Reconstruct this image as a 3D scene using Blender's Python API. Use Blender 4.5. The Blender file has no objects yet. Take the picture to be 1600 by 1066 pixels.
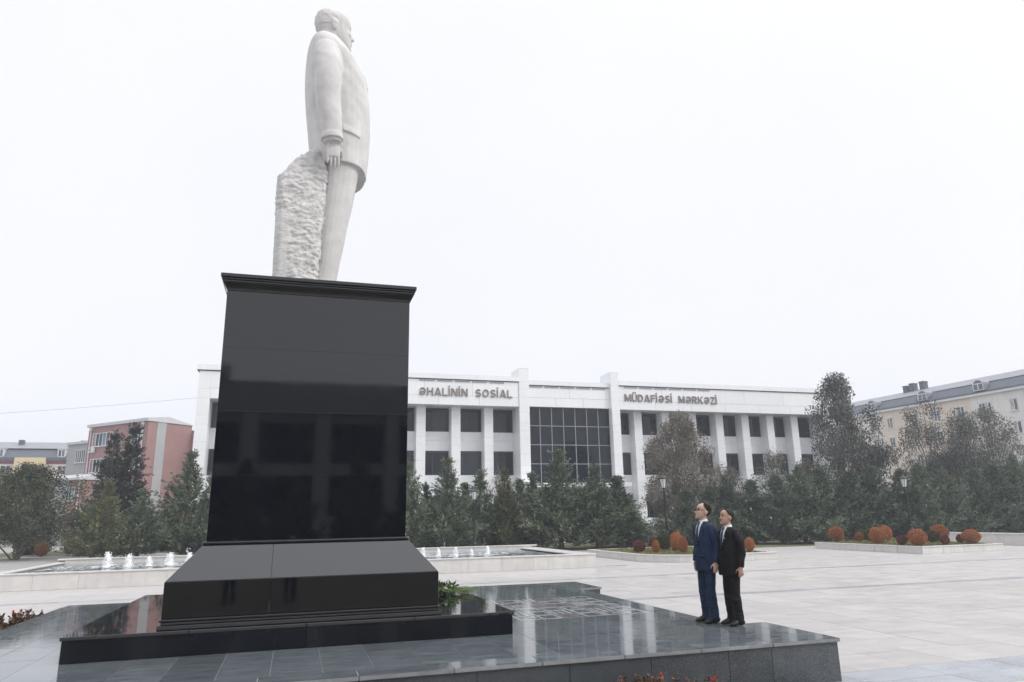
import bpy, bmesh, math, random
import numpy as np
from mathutils import Vector, Matrix, noise as mnoise

PI = math.pi
R = math.radians
random.seed(5)
SC = bpy.context.scene
COL = SC.collection

# ------------------------------------------------------------------ camera
cam_d = bpy.data.cameras.new('camera')
cam = bpy.data.objects.new('camera', cam_d); COL.objects.link(cam)
SC.camera = cam
cam_d.sensor_width = 36.0
cam_d.lens = 36.0 * 1103.4 / 1600.0
cam_d.clip_start = 0.05
cam_d.clip_end = 1500
_yaw, _pitch, _roll = R(16.986), R(14.027), R(-1.087)
_f = Vector((math.sin(_yaw) * math.cos(_pitch), math.cos(_yaw) * math.cos(_pitch), math.sin(_pitch)))
_r = Vector((math.cos(_yaw), -math.sin(_yaw), 0)); _u = _r.cross(_f)
_r2 = _r * math.cos(_roll) + _u * math.sin(_roll); _u2 = -_r * math.sin(_roll) + _u * math.cos(_roll)
_m = Matrix((_r2, _u2, -_f)).transposed().to_4x4()
_m.translation = (0, 0, 2.16)
cam.matrix_world = _m

# ------------------------------------------------------------------ sky, sun, exposure
SUN_EL, SUN_AZ = R(48), R(128)          # azimuth clockwise from +Y
world = bpy.data.worlds.new('World'); SC.world = world
world.use_nodes = True
wn = world.node_tree; wn.nodes.clear()
wout = wn.nodes.new('ShaderNodeOutputWorld')
sky = wn.nodes.new('ShaderNodeTexSky'); sky.sky_type = 'NISHITA'; sky.sun_disc = False
sky.sun_elevation = SUN_EL; sky.sun_rotation = SUN_AZ
sky.air_density = 1.0; sky.dust_density = 4.0
hs = wn.nodes.new('ShaderNodeHueSaturation'); hs.inputs['Saturation'].default_value = 0.25
wn.links.new(sky.outputs[0], hs.inputs['Color'])
bg1 = wn.nodes.new('ShaderNodeBackground'); bg1.inputs['Strength'].default_value = 0.05
wn.links.new(hs.outputs[0], bg1.inputs['Color'])
tc = wn.nodes.new('ShaderNodeTexCoord'); sx = wn.nodes.new('ShaderNodeSeparateXYZ')
wn.links.new(tc.outputs['Generated'], sx.inputs[0])
rp = wn.nodes.new('ShaderNodeValToRGB')
els = rp.color_ramp.elements
els[0].position = 0.0; els[0].color = (0.69, 0.695, 0.75, 1)
els[1].position = 1.0; els[1].color = (1.85, 1.87, 1.98, 1)
for p_, c_ in ((.12, (.715, .718, .77)), (.30, (.75, .752, .795)), (.66, (.83, .828, .86)), (.78, (1.22, 1.23, 1.30))):
    e = els.new(p_); e.color = (*c_, 1)
wn.links.new(sx.outputs['Z'], rp.inputs[0])
bg2 = wn.nodes.new('ShaderNodeBackground'); bg2.inputs['Strength'].default_value = 1.0
cn = wn.nodes.new('ShaderNodeTexNoise'); cn.inputs['Scale'].default_value = 2.2; cn.inputs['Detail'].default_value = 5
cm = wn.nodes.new('ShaderNodeMapRange'); cm.inputs[1].default_value = .3; cm.inputs[2].default_value = .7; cm.inputs[3].default_value = .975; cm.inputs[4].default_value = 1.02
cx_ = wn.nodes.new('ShaderNodeMix'); cx_.data_type = 'RGBA'; cx_.blend_type = 'MULTIPLY'; cx_.inputs[0].default_value = 1
wn.links.new(tc.outputs['Generated'], cn.inputs['Vector']); wn.links.new(cn.outputs[0], cm.inputs[0])
wn.links.new(rp.outputs[0], cx_.inputs[6]); wn.links.new(cm.outputs[0], cx_.inputs[7])
wn.links.new(cx_.outputs[2], bg2.inputs['Color'])
addn = wn.nodes.new('ShaderNodeAddShader')
wn.links.new(bg1.outputs[0], addn.inputs[0]); wn.links.new(bg2.outputs[0], addn.inputs[1])
wn.links.new(addn.outputs[0], wout.inputs['Surface'])

sun_d = bpy.data.lights.new('sun', 'SUN'); sun_d.energy = 1.5; sun_d.angle = R(30); sun_d.color = (1, 0.96, 0.90)
sun = bpy.data.objects.new('sun', sun_d); COL.objects.link(sun)
sd = Vector((math.sin(SUN_AZ) * math.cos(SUN_EL), math.cos(SUN_AZ) * math.cos(SUN_EL), math.sin(SUN_EL)))
sun.rotation_euler = sd.to_track_quat('Z', 'Y').to_euler()
SC.view_settings.view_transform = 'Standard'; SC.view_settings.look = 'None'
SC.view_settings.exposure = 0.07; SC.view_settings.gamma = 1.0; SC.view_settings.use_curve_mapping = False
SC.cycles.volume_bounces = 1
SC.cycles.max_bounces = 8
SC.cycles.use_denoising = True

# ------------------------------------------------------------------ materials
def mat(name, col, rough=.6, spec=.5, var=.12, scale=2.0, bump=0.0, bscale=30.0, objvar=0.0, speck=None,
        speck_scale=160.0, streak=0.0, stretch=(1, 1, 1), rvar=0.0, col2=None, coat=0.0):
    m = bpy.data.materials.new(name); m.use_nodes = True
    nt = m.node_tree; N = nt.nodes; L = nt.links
    b = N['Principled BSDF']
    b.inputs['Roughness'].default_value = rough
    b.inputs['Specular IOR Level'].default_value = spec
    if coat: b.inputs['Coat Weight'].default_value = coat
    tcn = N.new('ShaderNodeTexCoord'); oi = N.new('ShaderNodeObjectInfo')
    mu = N.new('ShaderNodeMath'); mu.operation = 'MULTIPLY'; mu.inputs[1].default_value = 61.7
    L.new(oi.outputs['Random'], mu.inputs[0])
    va = N.new('ShaderNodeVectorMath'); va.operation = 'ADD'
    L.new(tcn.outputs['Object'], va.inputs[0]); L.new(mu.outputs[0], va.inputs[1])
    vs = N.new('ShaderNodeVectorMath'); vs.operation = 'MULTIPLY'; vs.inputs[1].default_value = stretch
    L.new(va.outputs[0], vs.inputs[0])
    no = N.new('ShaderNodeTexNoise'); no.inputs['Scale'].default_value = scale; no.inputs['Detail'].default_value = 7
    no.inputs['Roughness'].default_value = .62
    L.new(vs.outputs[0], no.inputs['Vector'])
    mr = N.new('ShaderNodeMapRange'); mr.inputs[1].default_value = .3; mr.inputs[2].default_value = .7
    L.new(no.outputs[0], mr.inputs[0])
    mx = N.new('ShaderNodeMix'); mx.data_type = 'RGBA'
    c2 = col2 if col2 else tuple(min(1, c * (1 + var)) for c in col)
    c1 = col if col2 else tuple(c * (1 - var) for c in col)
    mx.inputs[6].default_value = (*c1, 1); mx.inputs[7].default_value = (*c2, 1)
    L.new(mr.outputs[0], mx.inputs[0])
    out = mx.outputs[2]
    if speck:
        vo = N.new('ShaderNodeTexNoise'); vo.inputs['Scale'].default_value = speck_scale; vo.inputs['Detail'].default_value = 3
        L.new(va.outputs[0], vo.inputs['Vector'])
        m2 = N.new('ShaderNodeMapRange'); m2.inputs[1].default_value = .52; m2.inputs[2].default_value = .72
        L.new(vo.outputs[0], m2.inputs[0])
        mx2 = N.new('ShaderNodeMix'); mx2.data_type = 'RGBA'
        mx2.inputs[7].default_value = (*speck, 1)
        L.new(out, mx2.inputs[6]); L.new(m2.outputs[0], mx2.inputs[0]); out = mx2.outputs[2]
    if objvar:
        m3 = N.new('ShaderNodeMapRange'); m3.inputs[3].default_value = 1 - objvar; m3.inputs[4].default_value = 1 + objvar
        L.new(oi.outputs['Random'], m3.inputs[0])
        mm = N.new('ShaderNodeMix'); mm.data_type = 'RGBA'; mm.blend_type = 'MULTIPLY'; mm.inputs[0].default_value = 1
        L.new(out, mm.inputs[6]); L.new(m3.outputs[0], mm.inputs[7]); out = mm.outputs[2]
    if streak:
        st = N.new('ShaderNodeTexNoise'); st.inputs['Scale'].default_value = 1.0; st.inputs['Detail'].default_value = 5
        sm = N.new('ShaderNodeVectorMath'); sm.operation = 'MULTIPLY'; sm.inputs[1].default_value = (5, 5, .25)
        L.new(va.outputs[0], sm.inputs[0]); L.new(sm.outputs[0], st.inputs['Vector'])
        m4 = N.new('ShaderNodeMapRange'); m4.inputs[1].default_value = .45; m4.inputs[2].default_value = .75
        m4.inputs[3].default_value = 1.0; m4.inputs[4].default_value = 1 - streak
        L.new(st.outputs[0], m4.inputs[0])
        mm = N.new('ShaderNodeMix'); mm.data_type = 'RGBA'; mm.blend_type = 'MULTIPLY'; mm.inputs[0].default_value = 1
        L.new(out, mm.inputs[6]); L.new(m4.outputs[0], mm.inputs[7]); out = mm.outputs[2]
    L.new(out, b.inputs['Base Color'])
    if rvar:
        m5 = N.new('ShaderNodeMapRange'); m5.inputs[1].default_value = .3; m5.inputs[2].default_value = .7
        m5.inputs[3].default_value = max(0, rough - rvar); m5.inputs[4].default_value = rough + rvar
        L.new(no.outputs[0], m5.inputs[0]); L.new(m5.outputs[0], b.inputs['Roughness'])
    if bump:
        n2 = N.new('ShaderNodeTexNoise'); n2.inputs['Scale'].default_value = bscale; n2.inputs['Detail'].default_value = 5
        L.new(vs.outputs[0], n2.inputs['Vector'])
        bp = N.new('ShaderNodeBump'); bp.inputs['Strength'].default_value = bump; bp.inputs['Distance'].default_value = .02
        L.new(n2.outputs[0], bp.inputs['Height']); L.new(bp.outputs[0], b.inputs['Normal'])
    return m

def foliage(name, c_lo, c_hi, rough=.65, spec=.25, objvar=.24):
    m = bpy.data.materials.new(name); m.use_nodes = True
    nt = m.node_tree; N = nt.nodes; L = nt.links; b = N['Principled BSDF']
    b.inputs['Roughness'].default_value = rough; b.inputs['Specular IOR Level'].default_value = spec
    at = N.new('ShaderNodeAttribute'); at.attribute_name = 'tone'
    mx = N.new('ShaderNodeMix'); mx.data_type = 'RGBA'
    mx.inputs[6].default_value = (*c_lo, 1); mx.inputs[7].default_value = (*c_hi, 1)
    L.new(at.outputs['Fac'], mx.inputs[0])
    oi = N.new('ShaderNodeObjectInfo'); m3 = N.new('ShaderNodeMapRange')
    m3.inputs[3].default_value = 1 - objvar; m3.inputs[4].default_value = 1 + objvar
    L.new(oi.outputs['Random'], m3.inputs[0])
    mm = N.new('ShaderNodeMix'); mm.data_type = 'RGBA'; mm.blend_type = 'MULTIPLY'; mm.inputs[0].default_value = 1
    L.new(mx.outputs[2], mm.inputs[6]); L.new(m3.outputs[0], mm.inputs[7])
    L.new(mm.outputs[2], b.inputs['Base Color'])
    return m

M = {}
M['black'] = mat('black_granite', (.0012, .002, .005), rough=.04, spec=.78, var=.3, scale=2.5, speck=(.0035, .004, .006), speck_scale=300, rvar=.025, streak=.3)
M['black_edge'] = mat('black_granite_edge', (.03, .033, .038), rough=.25, var=.2, scale=30)
M['slab'] = mat('grey_granite_slab', (.062, .076, .086), rough=.065, spec=.5, var=.45, col2=(.135, .155, .168), scale=2.2, objvar=.18, speck=(.14, .155, .165), speck_scale=140, rvar=.05, stretch=(1.2, 4, 1))
M['slab_side'] = mat('grey_granite_side', (.05, .058, .066), rough=.35, var=.3, scale=3, speck=(.17, .18, .19), speck_scale=110, objvar=.12)
M['coping'] = mat('granite_coping', (.22, .23, .24), rough=.3, var=.25, scale=4, speck=(.28, .28, .28), speck_scale=120, objvar=.08)
M['grout'] = mat('pale_grout', (.50, .50, .49), rough=.9, var=.3, scale=6)
M['inlay'] = mat('white_inlay', (.33, .34, .35), rough=.12, var=.25, scale=5, objvar=.15)
M['inlay_pink'] = mat('rosy_inlay', (.24, .195, .195), rough=.12, var=.12, scale=5)
M['plaza'] = mat('plaza_stone', (.385, .373, .362), rough=.42, var=.09, scale=1.3, objvar=.07, bump=.05, bscale=25, stretch=(1, 2.2, 1), rvar=.1)
M['plaza_joint'] = mat('plaza_joint', (.30, .29, .282), rough=.9, var=.15, scale=4)
M['band'] = mat('grey_band_stone', (.25, .268, .29), rough=.35, var=.16, scale=1.5, objvar=.06, rvar=.1)
M['band_pale'] = mat('pale_band_stone', (.32, .338, .365), rough=.3, var=.16, scale=1.2, objvar=.05, rvar=.1)
M['marble'] = mat('white_marble', (.60, .585, .565), rough=.3, var=.07, scale=2.2, objvar=.03, streak=.1, stretch=(1, 1, 2))
M['statue'] = mat('statue_stone', (.60, .592, .585), rough=.8, spec=.2, var=.13, scale=2.6, bump=.22, bscale=16, streak=.025)
M['rough_stone'] = mat('chiselled_stone', (.61, .60, .59), rough=.9, spec=.15, var=.16, scale=6, bump=.7, bscale=16, stretch=(1, 1, 2.2))
M['clad'] = mat('white_cladding', (.80, .81, .83), rough=.38, var=.02, scale=.7, objvar=.025, streak=.035)
M['clad_joint'] = mat('cladding_joint', (.30, .31, .33), rough=.8, var=.1)
M['soffit'] = mat('white_soffit', (.64, .655, .685), rough=.6, var=.05)
M['lettering'] = mat('letter_bronze', (.22, .19, .18), rough=.5, var=.1)
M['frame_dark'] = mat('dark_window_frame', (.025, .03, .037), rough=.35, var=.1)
M['mullion'] = mat('grey_mullion', (.26, .28, .31), rough=.4, var=.1)
M['glass'] = mat('dark_glass', (.003, .006, .011), rough=.03, spec=.3, var=.3, scale=.4, objvar=.4)
M['glass_blind'] = mat('glass_over_blinds', (.026, .031, .040), rough=.05, spec=.3, var=.15, scale=.5, objvar=.25)
M['glass_blue'] = mat('pale_blue_glass', (.22, .38, .47), rough=.06, spec=.6, var=.3, scale=.6, objvar=.45)
M['glass_grey'] = mat('grey_glass', (.10, .12, .14), rough=.05, spec=.6, var=.3, scale=.6, objvar=.5)
M['white_frame'] = mat('white_plastic_frame', (.64, .65, .67), rough=.4, var=.04)
M['red_wall'] = mat('rose_red_wall', (.30, .175, .165), rough=.7, var=.10, scale=.6, streak=.08)
M['grey_wall'] = mat('pale_grey_wall', (.36, .365, .375), rough=.7, var=.06, scale=.6)
M['pale_roof'] = mat('pale_metal_roof', (.52, .53, .55), rough=.45, var=.05, scale=.8)
M['cream'] = mat('cream_render', (.68, .655, .62), rough=.75, var=.07, scale=.4, streak=.14)
M['peach'] = mat('peach_render', (.66, .575, .49), rough=.75, var=.06, scale=.4, streak=.1)
M['yellow'] = mat('yellow_render', (.62, .50, .32), rough=.75, var=.05, scale=.5)
M['maroon'] = mat('maroon_band', (.28, .10, .12), rough=.7)
M['slate'] = mat('slate_roof', (.085, .10, .125), rough=.55, var=.2, scale=1.2, stretch=(1, 1, 4))
M['slate_light'] = mat('grey_metal_roof', (.22, .23, .255), rough=.5, var=.15, scale=1)
M['metal_dark'] = mat('black_painted_metal', (.012, .013, .015), rough=.4, var=.2)
M['lamp_glass'] = mat('frosted_lamp_glass', (.55, .57, .58), rough=.25, var=.05)
M['pipe'] = mat('pale_metal', (.6, .6, .61), rough=.4, var=.05)
M['water'] = mat('pool_water', (.16, .19, .20), rough=.05, spec=.6, var=.25, scale=1.5, bump=.55, bscale=5)
M['foam'] = mat('white_foam', (.86, .88, .9), rough=.6, var=.05)
M['ground'] = mat('bare_ground', (.17, .16, .14), rough=.95, var=.2, scale=.4)
M['asphalt'] = mat('old_asphalt', (.10, .10, .10), rough=.9, var=.15, scale=1)
M['path'] = mat('pale_path', (.27, .265, .255), rough=.8, var=.1, scale=.7)
M['lawn'] = mat('lawn_soil', (.10, .105, .05), rough=.95, var=.3, scale=1.5)
M['winter_lawn'] = mat('winter_lawn', (.09, .075, .05), rough=.95, var=.3, scale=2)
M['soil'] = mat('dark_soil', (.05, .04, .03), rough=.95, var=.3, scale=4)
M['bark'] = mat('grey_bark', (.13, .105, .08), rough=.9, var=.25, scale=6)
M['bark_pale'] = mat('pale_bark', (.24, .205, .16), rough=.9, var=.2, scale=5)
M['conifer'] = foliage('conifer_green', (.042, .062, .040), (.205, .250, .165))
M['conifer_yellow'] = foliage('conifer_yellow_green', (.048, .058, .028), (.20, .21, .11))
M['conifer_hedge'] = foliage('hedge_green', (.040, .062, .043), (.185, .230, .160))
M['spruce'] = foliage('spruce_green', (.014, .024, .020), (.06, .078, .06))
M['euca'] = foliage('grey_green_leaves', (.052, .058, .05), (.205, .205, .18))
M['euca_dark'] = foliage('dark_grey_green_leaves', (.05, .058, .053), (.215, .225, .20))
M['drybrown'] = foliage('dry_brown_leaves', (.085, .076, .064), (.27, .245, .205))
M['olive'] = foliage('olive_leaves', (.022, .030, .016), (.10, .112, .062))
M['rust'] = foliage('rust_foliage', (.20, .062, .022), (.56, .24, .10))
M['rust_dark'] = foliage('dark_red_foliage', (.07, .024, .018), (.25, .085, .05))
M['globe_green'] = foliage('green_globe_foliage', (.03, .035, .012), (.12, .12, .045))
M['grass'] = foliage('grass_blades', (.10, .11, .035), (.26, .24, .10))
M['rose_leaf'] = foliage('rose_leaves', (.06, .035, .022), (.19, .10, .065))
M['petal_red'] = mat('red_petal', (.55, .02, .03), rough=.5, var=.15, scale=20)
M['petal_white'] = mat('white_petal', (.75, .74, .66), rough=.5, var=.08, scale=20)
M['bouquet_leaf'] = foliage('bouquet_leaves', (.012, .03, .008), (.06, .12, .03))
M['skin'] = mat('skin', (.50, .325, .25), rough=.5, var=.08, scale=9)
M['skin_tan'] = mat('tanned_skin', (.43, .255, .185), rough=.5, var=.08, scale=9)
M['hair'] = mat('dark_hair', (.010, .008, .008), rough=.7, spec=.15, var=.3, scale=60)
M['hair_grey'] = mat('greying_hair', (.028, .026, .025), rough=.7, spec=.15, var=.5, scale=60)
M['navy'] = mat('blue_suit_cloth', (.014, .029, .063), rough=.75, spec=.2, var=.15, scale=8, bump=.25, bscale=9)
M['black_suit'] = mat('black_suit_cloth', (.008, .008, .010), rough=.75, spec=.2, var=.2, scale=8, bump=.25, bscale=9)
M['shirt'] = mat('white_shirt', (.60, .62, .66), rough=.7, var=.04)
M['tie_navy'] = mat('navy_tie', (.012, .02, .05), rough=.5, var=.1)
M['shoe'] = mat('black_leather', (.010, .009, .009), rough=.45, spec=.3, var=.2)
M['gold'] = mat('gold_pin', (.6, .4, .1), rough=.3)
M['wire'] = mat('cable_black', (.42, .43, .45), rough=.7)
M['step'] = mat('grey_step_stone', (.27, .275, .285), rough=.6, var=.1, objvar=.05)
M['interior'] = mat('brown_lobby_wall', (.14, .11, .09), rough=.7, var=.2)

# ------------------------------------------------------------------ helpers
def catmull(A, m):
    A = np.array(A, float); out = []
    for i in range(len(A) - 1):
        p0, p1, p2, p3 = A[max(i - 1, 0)], A[i], A[i + 1], A[min(i + 2, len(A) - 1)]
        for k in range(m):
            t = k / m; out.append(.5 * (2 * p1 + (p2 - p0) * t + (2 * p0 - 5 * p1 + 4 * p2 - p3) * t * t + (3 * p1 - p0 - 3 * p2 + p3) * t ** 3))
    out.append(A[-1]); return [tuple(r) for r in out]
class MB:
    def __init__(s): s.v = []; s.f = []; s.m = []
    def add(s, vs, fs, mi=0):
        o = len(s.v); s.v.extend([tuple(p) for p in vs])
        for f in fs: s.f.append(tuple(i + o for i in f)); s.m.append(mi)
        return s
    def box(s, x0, y0, z0, x1, y1, z1, mi=0):
        return s.add([(x0, y0, z0), (x1, y0, z0), (x1, y1, z0), (x0, y1, z0), (x0, y0, z1), (x1, y0, z1), (x1, y1, z1), (x0, y1, z1)],
              [(0, 3, 2, 1), (4, 5, 6, 7), (0, 1, 5, 4), (1, 2, 6, 5), (2, 3, 7, 6), (3, 0, 4, 7)], mi)
    def frustum(s, x0, y0, x1, y1, z0, X0, Y0, X1, Y1, z1, mi=0):
        return s.add([(x0, y0, z0), (x1, y0, z0), (x1, y1, z0), (x0, y1, z0), (X0, Y0, z1), (X1, Y0, z1), (X1, Y1, z1), (X0, Y1, z1)],
              [(0, 3, 2, 1), (4, 5, 6, 7), (0, 1, 5, 4), (1, 2, 6, 5), (2, 3, 7, 6), (3, 0, 4, 7)], mi)
    def tube(s, pts, rads, n=8, mi=0, cap=True, side=(0, 1, 0)):
        """rads: scalars or (a along side axis, b across)"""
        pts = [Vector(p) for p in pts]; rings = []
        for i, p in enumerate(pts):
            d = (pts[min(i + 1, len(pts) - 1)] - pts[max(i - 1, 0)])
            d = d.normalized() if d.length > 1e-9 else Vector((0, 0, 1))
            a = Vector(side); a = a - d * a.dot(d)
            if a.length < 1e-4: a = Vector((1, 0, 0)) - d * d.x
            a.normalize(); b = d.cross(a)
            r = rads[i]; ra, rb = (r if isinstance(r, (tuple, list)) else (r, r))
            rings.append([p + a * (ra * math.cos(2 * PI * k / n)) + b * (rb * math.sin(2 * PI * k / n)) for k in range(n)])
        return s.rings(rings, mi, cap)
    def stube(s, pts, rads, n=12, side=(0, 1, 0), m=7):
        """tube through a Catmull-Rom spline of the points and radii: no visible facets between the stations"""
        rd = [(r if isinstance(r, (tuple, list)) else (r, r)) for r in rads]
        A = [(*p, *r) for p, r in zip([tuple(p) for p in pts], rd)]; P_, R_ = [], []
        for row in catmull(A, m): P_.append(row[:3]); R_.append((max(.001, row[3]), max(.001, row[4])))
        return s.tube(P_, R_, n, side=side)
    def rings(s, rings, mi=0, cap=True):
        n = len(rings[0]); vs = [p for r in rings for p in r]; fs = []
        for i in range(len(rings) - 1):
            for k in range(n):
                a = i * n + k; b = i * n + (k + 1) % n
                fs.append((a, b, b + n, a + n))
        if cap:
            fs.append(tuple(reversed(range(n)))); fs.append(tuple((len(rings) - 1) * n + k for k in range(n)))
        return s.add(vs, fs, mi)
    def lathe(s, prof, n=16, c=(0, 0, 0), mi=0):
        rings = [[(c[0] + r * math.cos(2 * PI * k / n), c[1] + r * math.sin(2 * PI * k / n), c[2] + z) for k in range(n)] for r, z in prof]
        return s.rings(rings, mi)
    def ball(s, c, r, n=8, mi=0):
        rx, ry, rz = r if isinstance(r, (tuple, list)) else (r, r, r)
        prof = [(max(.001, math.sin(PI * i / n)), -math.cos(PI * i / n)) for i in range(n + 1)]
        m = n * 2 if n < 6 else n + 4
        rings = [[(c[0] + rx * q * math.cos(2 * PI * k / m), c[1] + ry * q * math.sin(2 * PI * k / m), c[2] + rz * z) for k in range(m)] for q, z in prof]
        return s.rings(rings, mi)
    def mesh(s, name, mats, smooth=False):
        me = bpy.data.meshes.new(name); me.from_pydata(s.v, [], s.f)
        for m in (mats if isinstance(mats, (list, tuple)) else [mats]): me.materials.append(M[m] if isinstance(m, str) else m)
        if any(s.m): me.polygons.foreach_set('material_index', s.m)
        if smooth: me.polygons.foreach_set('use_smooth', [True] * len(me.polygons))
        me.update(); return me
    def build(s, name, mats, parent=None, smooth=False, loc=(0, 0, 0), rotz=0, bevel=0):
        o = part(name, s.mesh(name, mats, smooth), parent, loc, rotz)
        if bevel: add_bevel(o, bevel)
        return o

def add_bevel(o, w, seg=2):
    b = o.modifiers.new('bevel', 'BEVEL'); b.width = w; b.segments = seg; b.limit_method = 'ANGLE'; b.angle_limit = R(35)

def part(name, me, parent=None, loc=(0, 0, 0), rotz=0):
    o = bpy.data.objects.new(name, me); COL.objects.link(o)
    o.location = loc; o.rotation_euler = (0, 0, rotz)
    if parent: o.parent = parent
    return o

def tag(o, label, cat, group=None, kind=None):
    if label: o['label'] = label
    if cat: o['category'] = cat
    if group: o['group'] = group
    if kind: o['kind'] = kind
    return o

def thing(name, label, cat, loc=(0, 0, 0), rotz=0, group=None):
    o = bpy.data.objects.new(name, None); COL.objects.link(o)
    o.location = loc; o.rotation_euler = (0, 0, rotz); o.empty_display_size = .3
    return tag(o, label, cat, group)

def struct(name, mb, m, label=None):
    o = mb.build(name, m); o['kind'] = 'structure'
    if label: o['label'] = label
    return o

_unit = {}
def ubox(m, bev=0.0):
    """unit box mesh 1x1x1 with its origin at the minimum corner, shared per material"""
    k = (m, bev)
    if k not in _unit: _unit[k] = MB().box(0, 0, 0, 1, 1, 1).mesh('block_' + m, m)
    return _unit[k]
def sbox(name, m, x0, y0, z0, x1, y1, z1, parent):
    o = part(name, ubox(m), parent, (x0, y0, z0)); o.scale = (x1 - x0, y1 - y0, z1 - z0); return o
def coping_piece(name, x0, y0, z0, x1, y1, z1, parent, bev=.006):
    k = ('cop', round(x1 - x0, 3), round(y1 - y0, 3), round(z1 - z0, 3))
    if k not in _cache:
        bm = bmesh.new(); bmesh.ops.create_cube(bm, size=1)
        for v in bm.verts: v.co = ((v.co.x + .5) * k[1], (v.co.y + .5) * k[2], (v.co.z + .5) * k[3])
        bmesh.ops.bevel(bm, geom=bm.edges[:], offset=bev, segments=2, affect='EDGES')
        bm.normal_update()
        for f in bm.faces: f.material_index = 0 if f.normal.z > .99 else 1
        me = bpy.data.meshes.new(name); bm.to_mesh(me); bm.free(); me.materials.append(M['slab']); me.materials.append(M['coping']); _cache[k] = me
    return part(name, _cache[k], parent, (x0, y0, z0))
_cache = {}
def pbox(name, m, x0, y0, z0, x1, y1, z1, parent, bev=0.0):
    """box piece, mesh data shared between pieces of equal size; object origin at min corner (no scaling: texture scale stays true)"""
    k = (m, round(x1 - x0, 3), round(y1 - y0, 3), round(z1 - z0, 3), bev)
    if k not in _cache:
        if bev:
            bm = bmesh.new(); bmesh.ops.create_cube(bm, size=1)
            for v in bm.verts: v.co = ((v.co.x + .5) * k[1], (v.co.y + .5) * k[2], (v.co.z + .5) * k[3])
            bmesh.ops.bevel(bm, geom=bm.edges[:], offset=bev, segments=1, affect='EDGES')
            me = bpy.data.meshes.new(name); bm.to_mesh(me); bm.free(); me.materials.append(M[m])
        else:
            me = MB().box(0, 0, 0, k[1], k[2], k[3]).mesh(name, m)
        _cache[k] = me
    return part(name, _cache[k], parent, (x0, y0, z0))

def remeshed(mb, name, mats, voxel, smooth=4, fac=.5):
    me = mb.mesh('tmp', mats); o = bpy.data.objects.new('tmp', me); COL.objects.link(o)
    r = o.modifiers.new('r', 'REMESH'); r.mode = 'VOXEL'; r.voxel_size = voxel; r.use_smooth_shade = True
    if smooth:
        s = o.modifiers.new('s', 'SMOOTH'); s.factor = fac; s.iterations = smooth
    dg = bpy.context.evaluated_depsgraph_get(); dg.update()
    res = bpy.data.meshes.new_from_object(o.evaluated_get(dg)); res.name = name
    bpy.data.objects.remove(o); bpy.data.meshes.remove(me)
    res.polygons.foreach_set('use_smooth', [True] * len(res.polygons)); return res

def displace(me, fn):
    n = len(me.vertices); co = np.empty(n * 3, np.float32); no = np.empty(n * 3, np.float32)
    me.vertices.foreach_get('co', co); me.vertices.foreach_get('normal', no); co = co.reshape(-1, 3).astype(float); no = no.reshape(-1, 3)
    out = co + np.array([fn(p, q) for p, q in zip(co, no)]); me.vertices.foreach_set('co', out.astype(np.float32).ravel()); me.update()

def np_mesh(name, V, F, mats, tone=None, mi=None, smooth=False):
    """V (n,3), F (m,4) quads as numpy arrays"""
    me = bpy.data.meshes.new(name)
    V = np.asarray(V, dtype=np.float32); F = np.asarray(F, dtype=np.int32); k = F.shape[1]
    me.vertices.add(len(V)); me.vertices.foreach_set('co', V.ravel())
    me.loops.add(F.size); me.loops.foreach_set('vertex_index', F.ravel())
    me.polygons.add(len(F)); me.polygons.foreach_set('loop_start', np.arange(0, F.size, k, dtype=np.int32))
    me.polygons.foreach_set('loop_total', np.full(len(F), k, dtype=np.int32))
    for m in (mats if isinstance(mats, (list, tuple)) else [mats]): me.materials.append(M[m])
    if mi is not None: me.polygons.foreach_set('material_index', np.asarray(mi, dtype=np.int32))
    me.update(calc_edges=True)
    if tone is not None:
        a = me.attributes.new('tone', 'FLOAT', 'FACE'); a.data.foreach_set('value', np.asarray(tone, dtype=np.float32))
    return me

def leaf_quads(P, D, W, L, wid, fold=0.0):
    """kite leaves: base P, unit direction D, unit width axis W, length L, width wid -> V, F"""
    n = len(P); L = L[:, None]; wid = wid[:, None]
    a = P; b = P + D * L * .45 + W * wid * .5; c = P + D * L; d = P + D * L * .45 - W * wid * .5
    V = np.stack([a, b, c, d], 1).reshape(-1, 3); F = np.arange(4 * n).reshape(n, 4)
    return V, F
def unit(a): return a / np.maximum(np.linalg.norm(a, axis=1, keepdims=True), 1e-9)

# ------------------------------------------------------------------ ground
struct('ground', MB().box(-420, -160, -.6, 420, 420, -.06), 'ground')
struct('plaza_bed', MB().box(-34, -60, -.058, 46, 44.4, -.012), 'plaza_joint')
struct('path', MB().box(-70, 44.4, -.058, 90, 59.4, -.006).box(-70, -50, -.058, -34, 44.4, -.006).box(46, -50, -.058, 90, 44.4, -.006).box(-70, 59.4, -.058, -8.5, 92, -.006), 'path')
struct('lawn', MB().box(5.5, 44.9, -.02, 24.6, 57.4, .015).box(27.5, 40.4, -.02, 62, 57.4, .012).box(-26, 62.6, -.02, -9, 71.5, .015).box(-11, 51, -.02, 2.5, 57.4, .012), 'lawn')
struct('winter_lawn', MB().box(-22, -18, -.02, 26, 2.2, .02), 'winter_lawn', 'brownish winter lawn in front of the platform')
bpy.data.objects['lawn']['label'] = 'olive lawn under the conifers behind the plaza'

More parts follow.
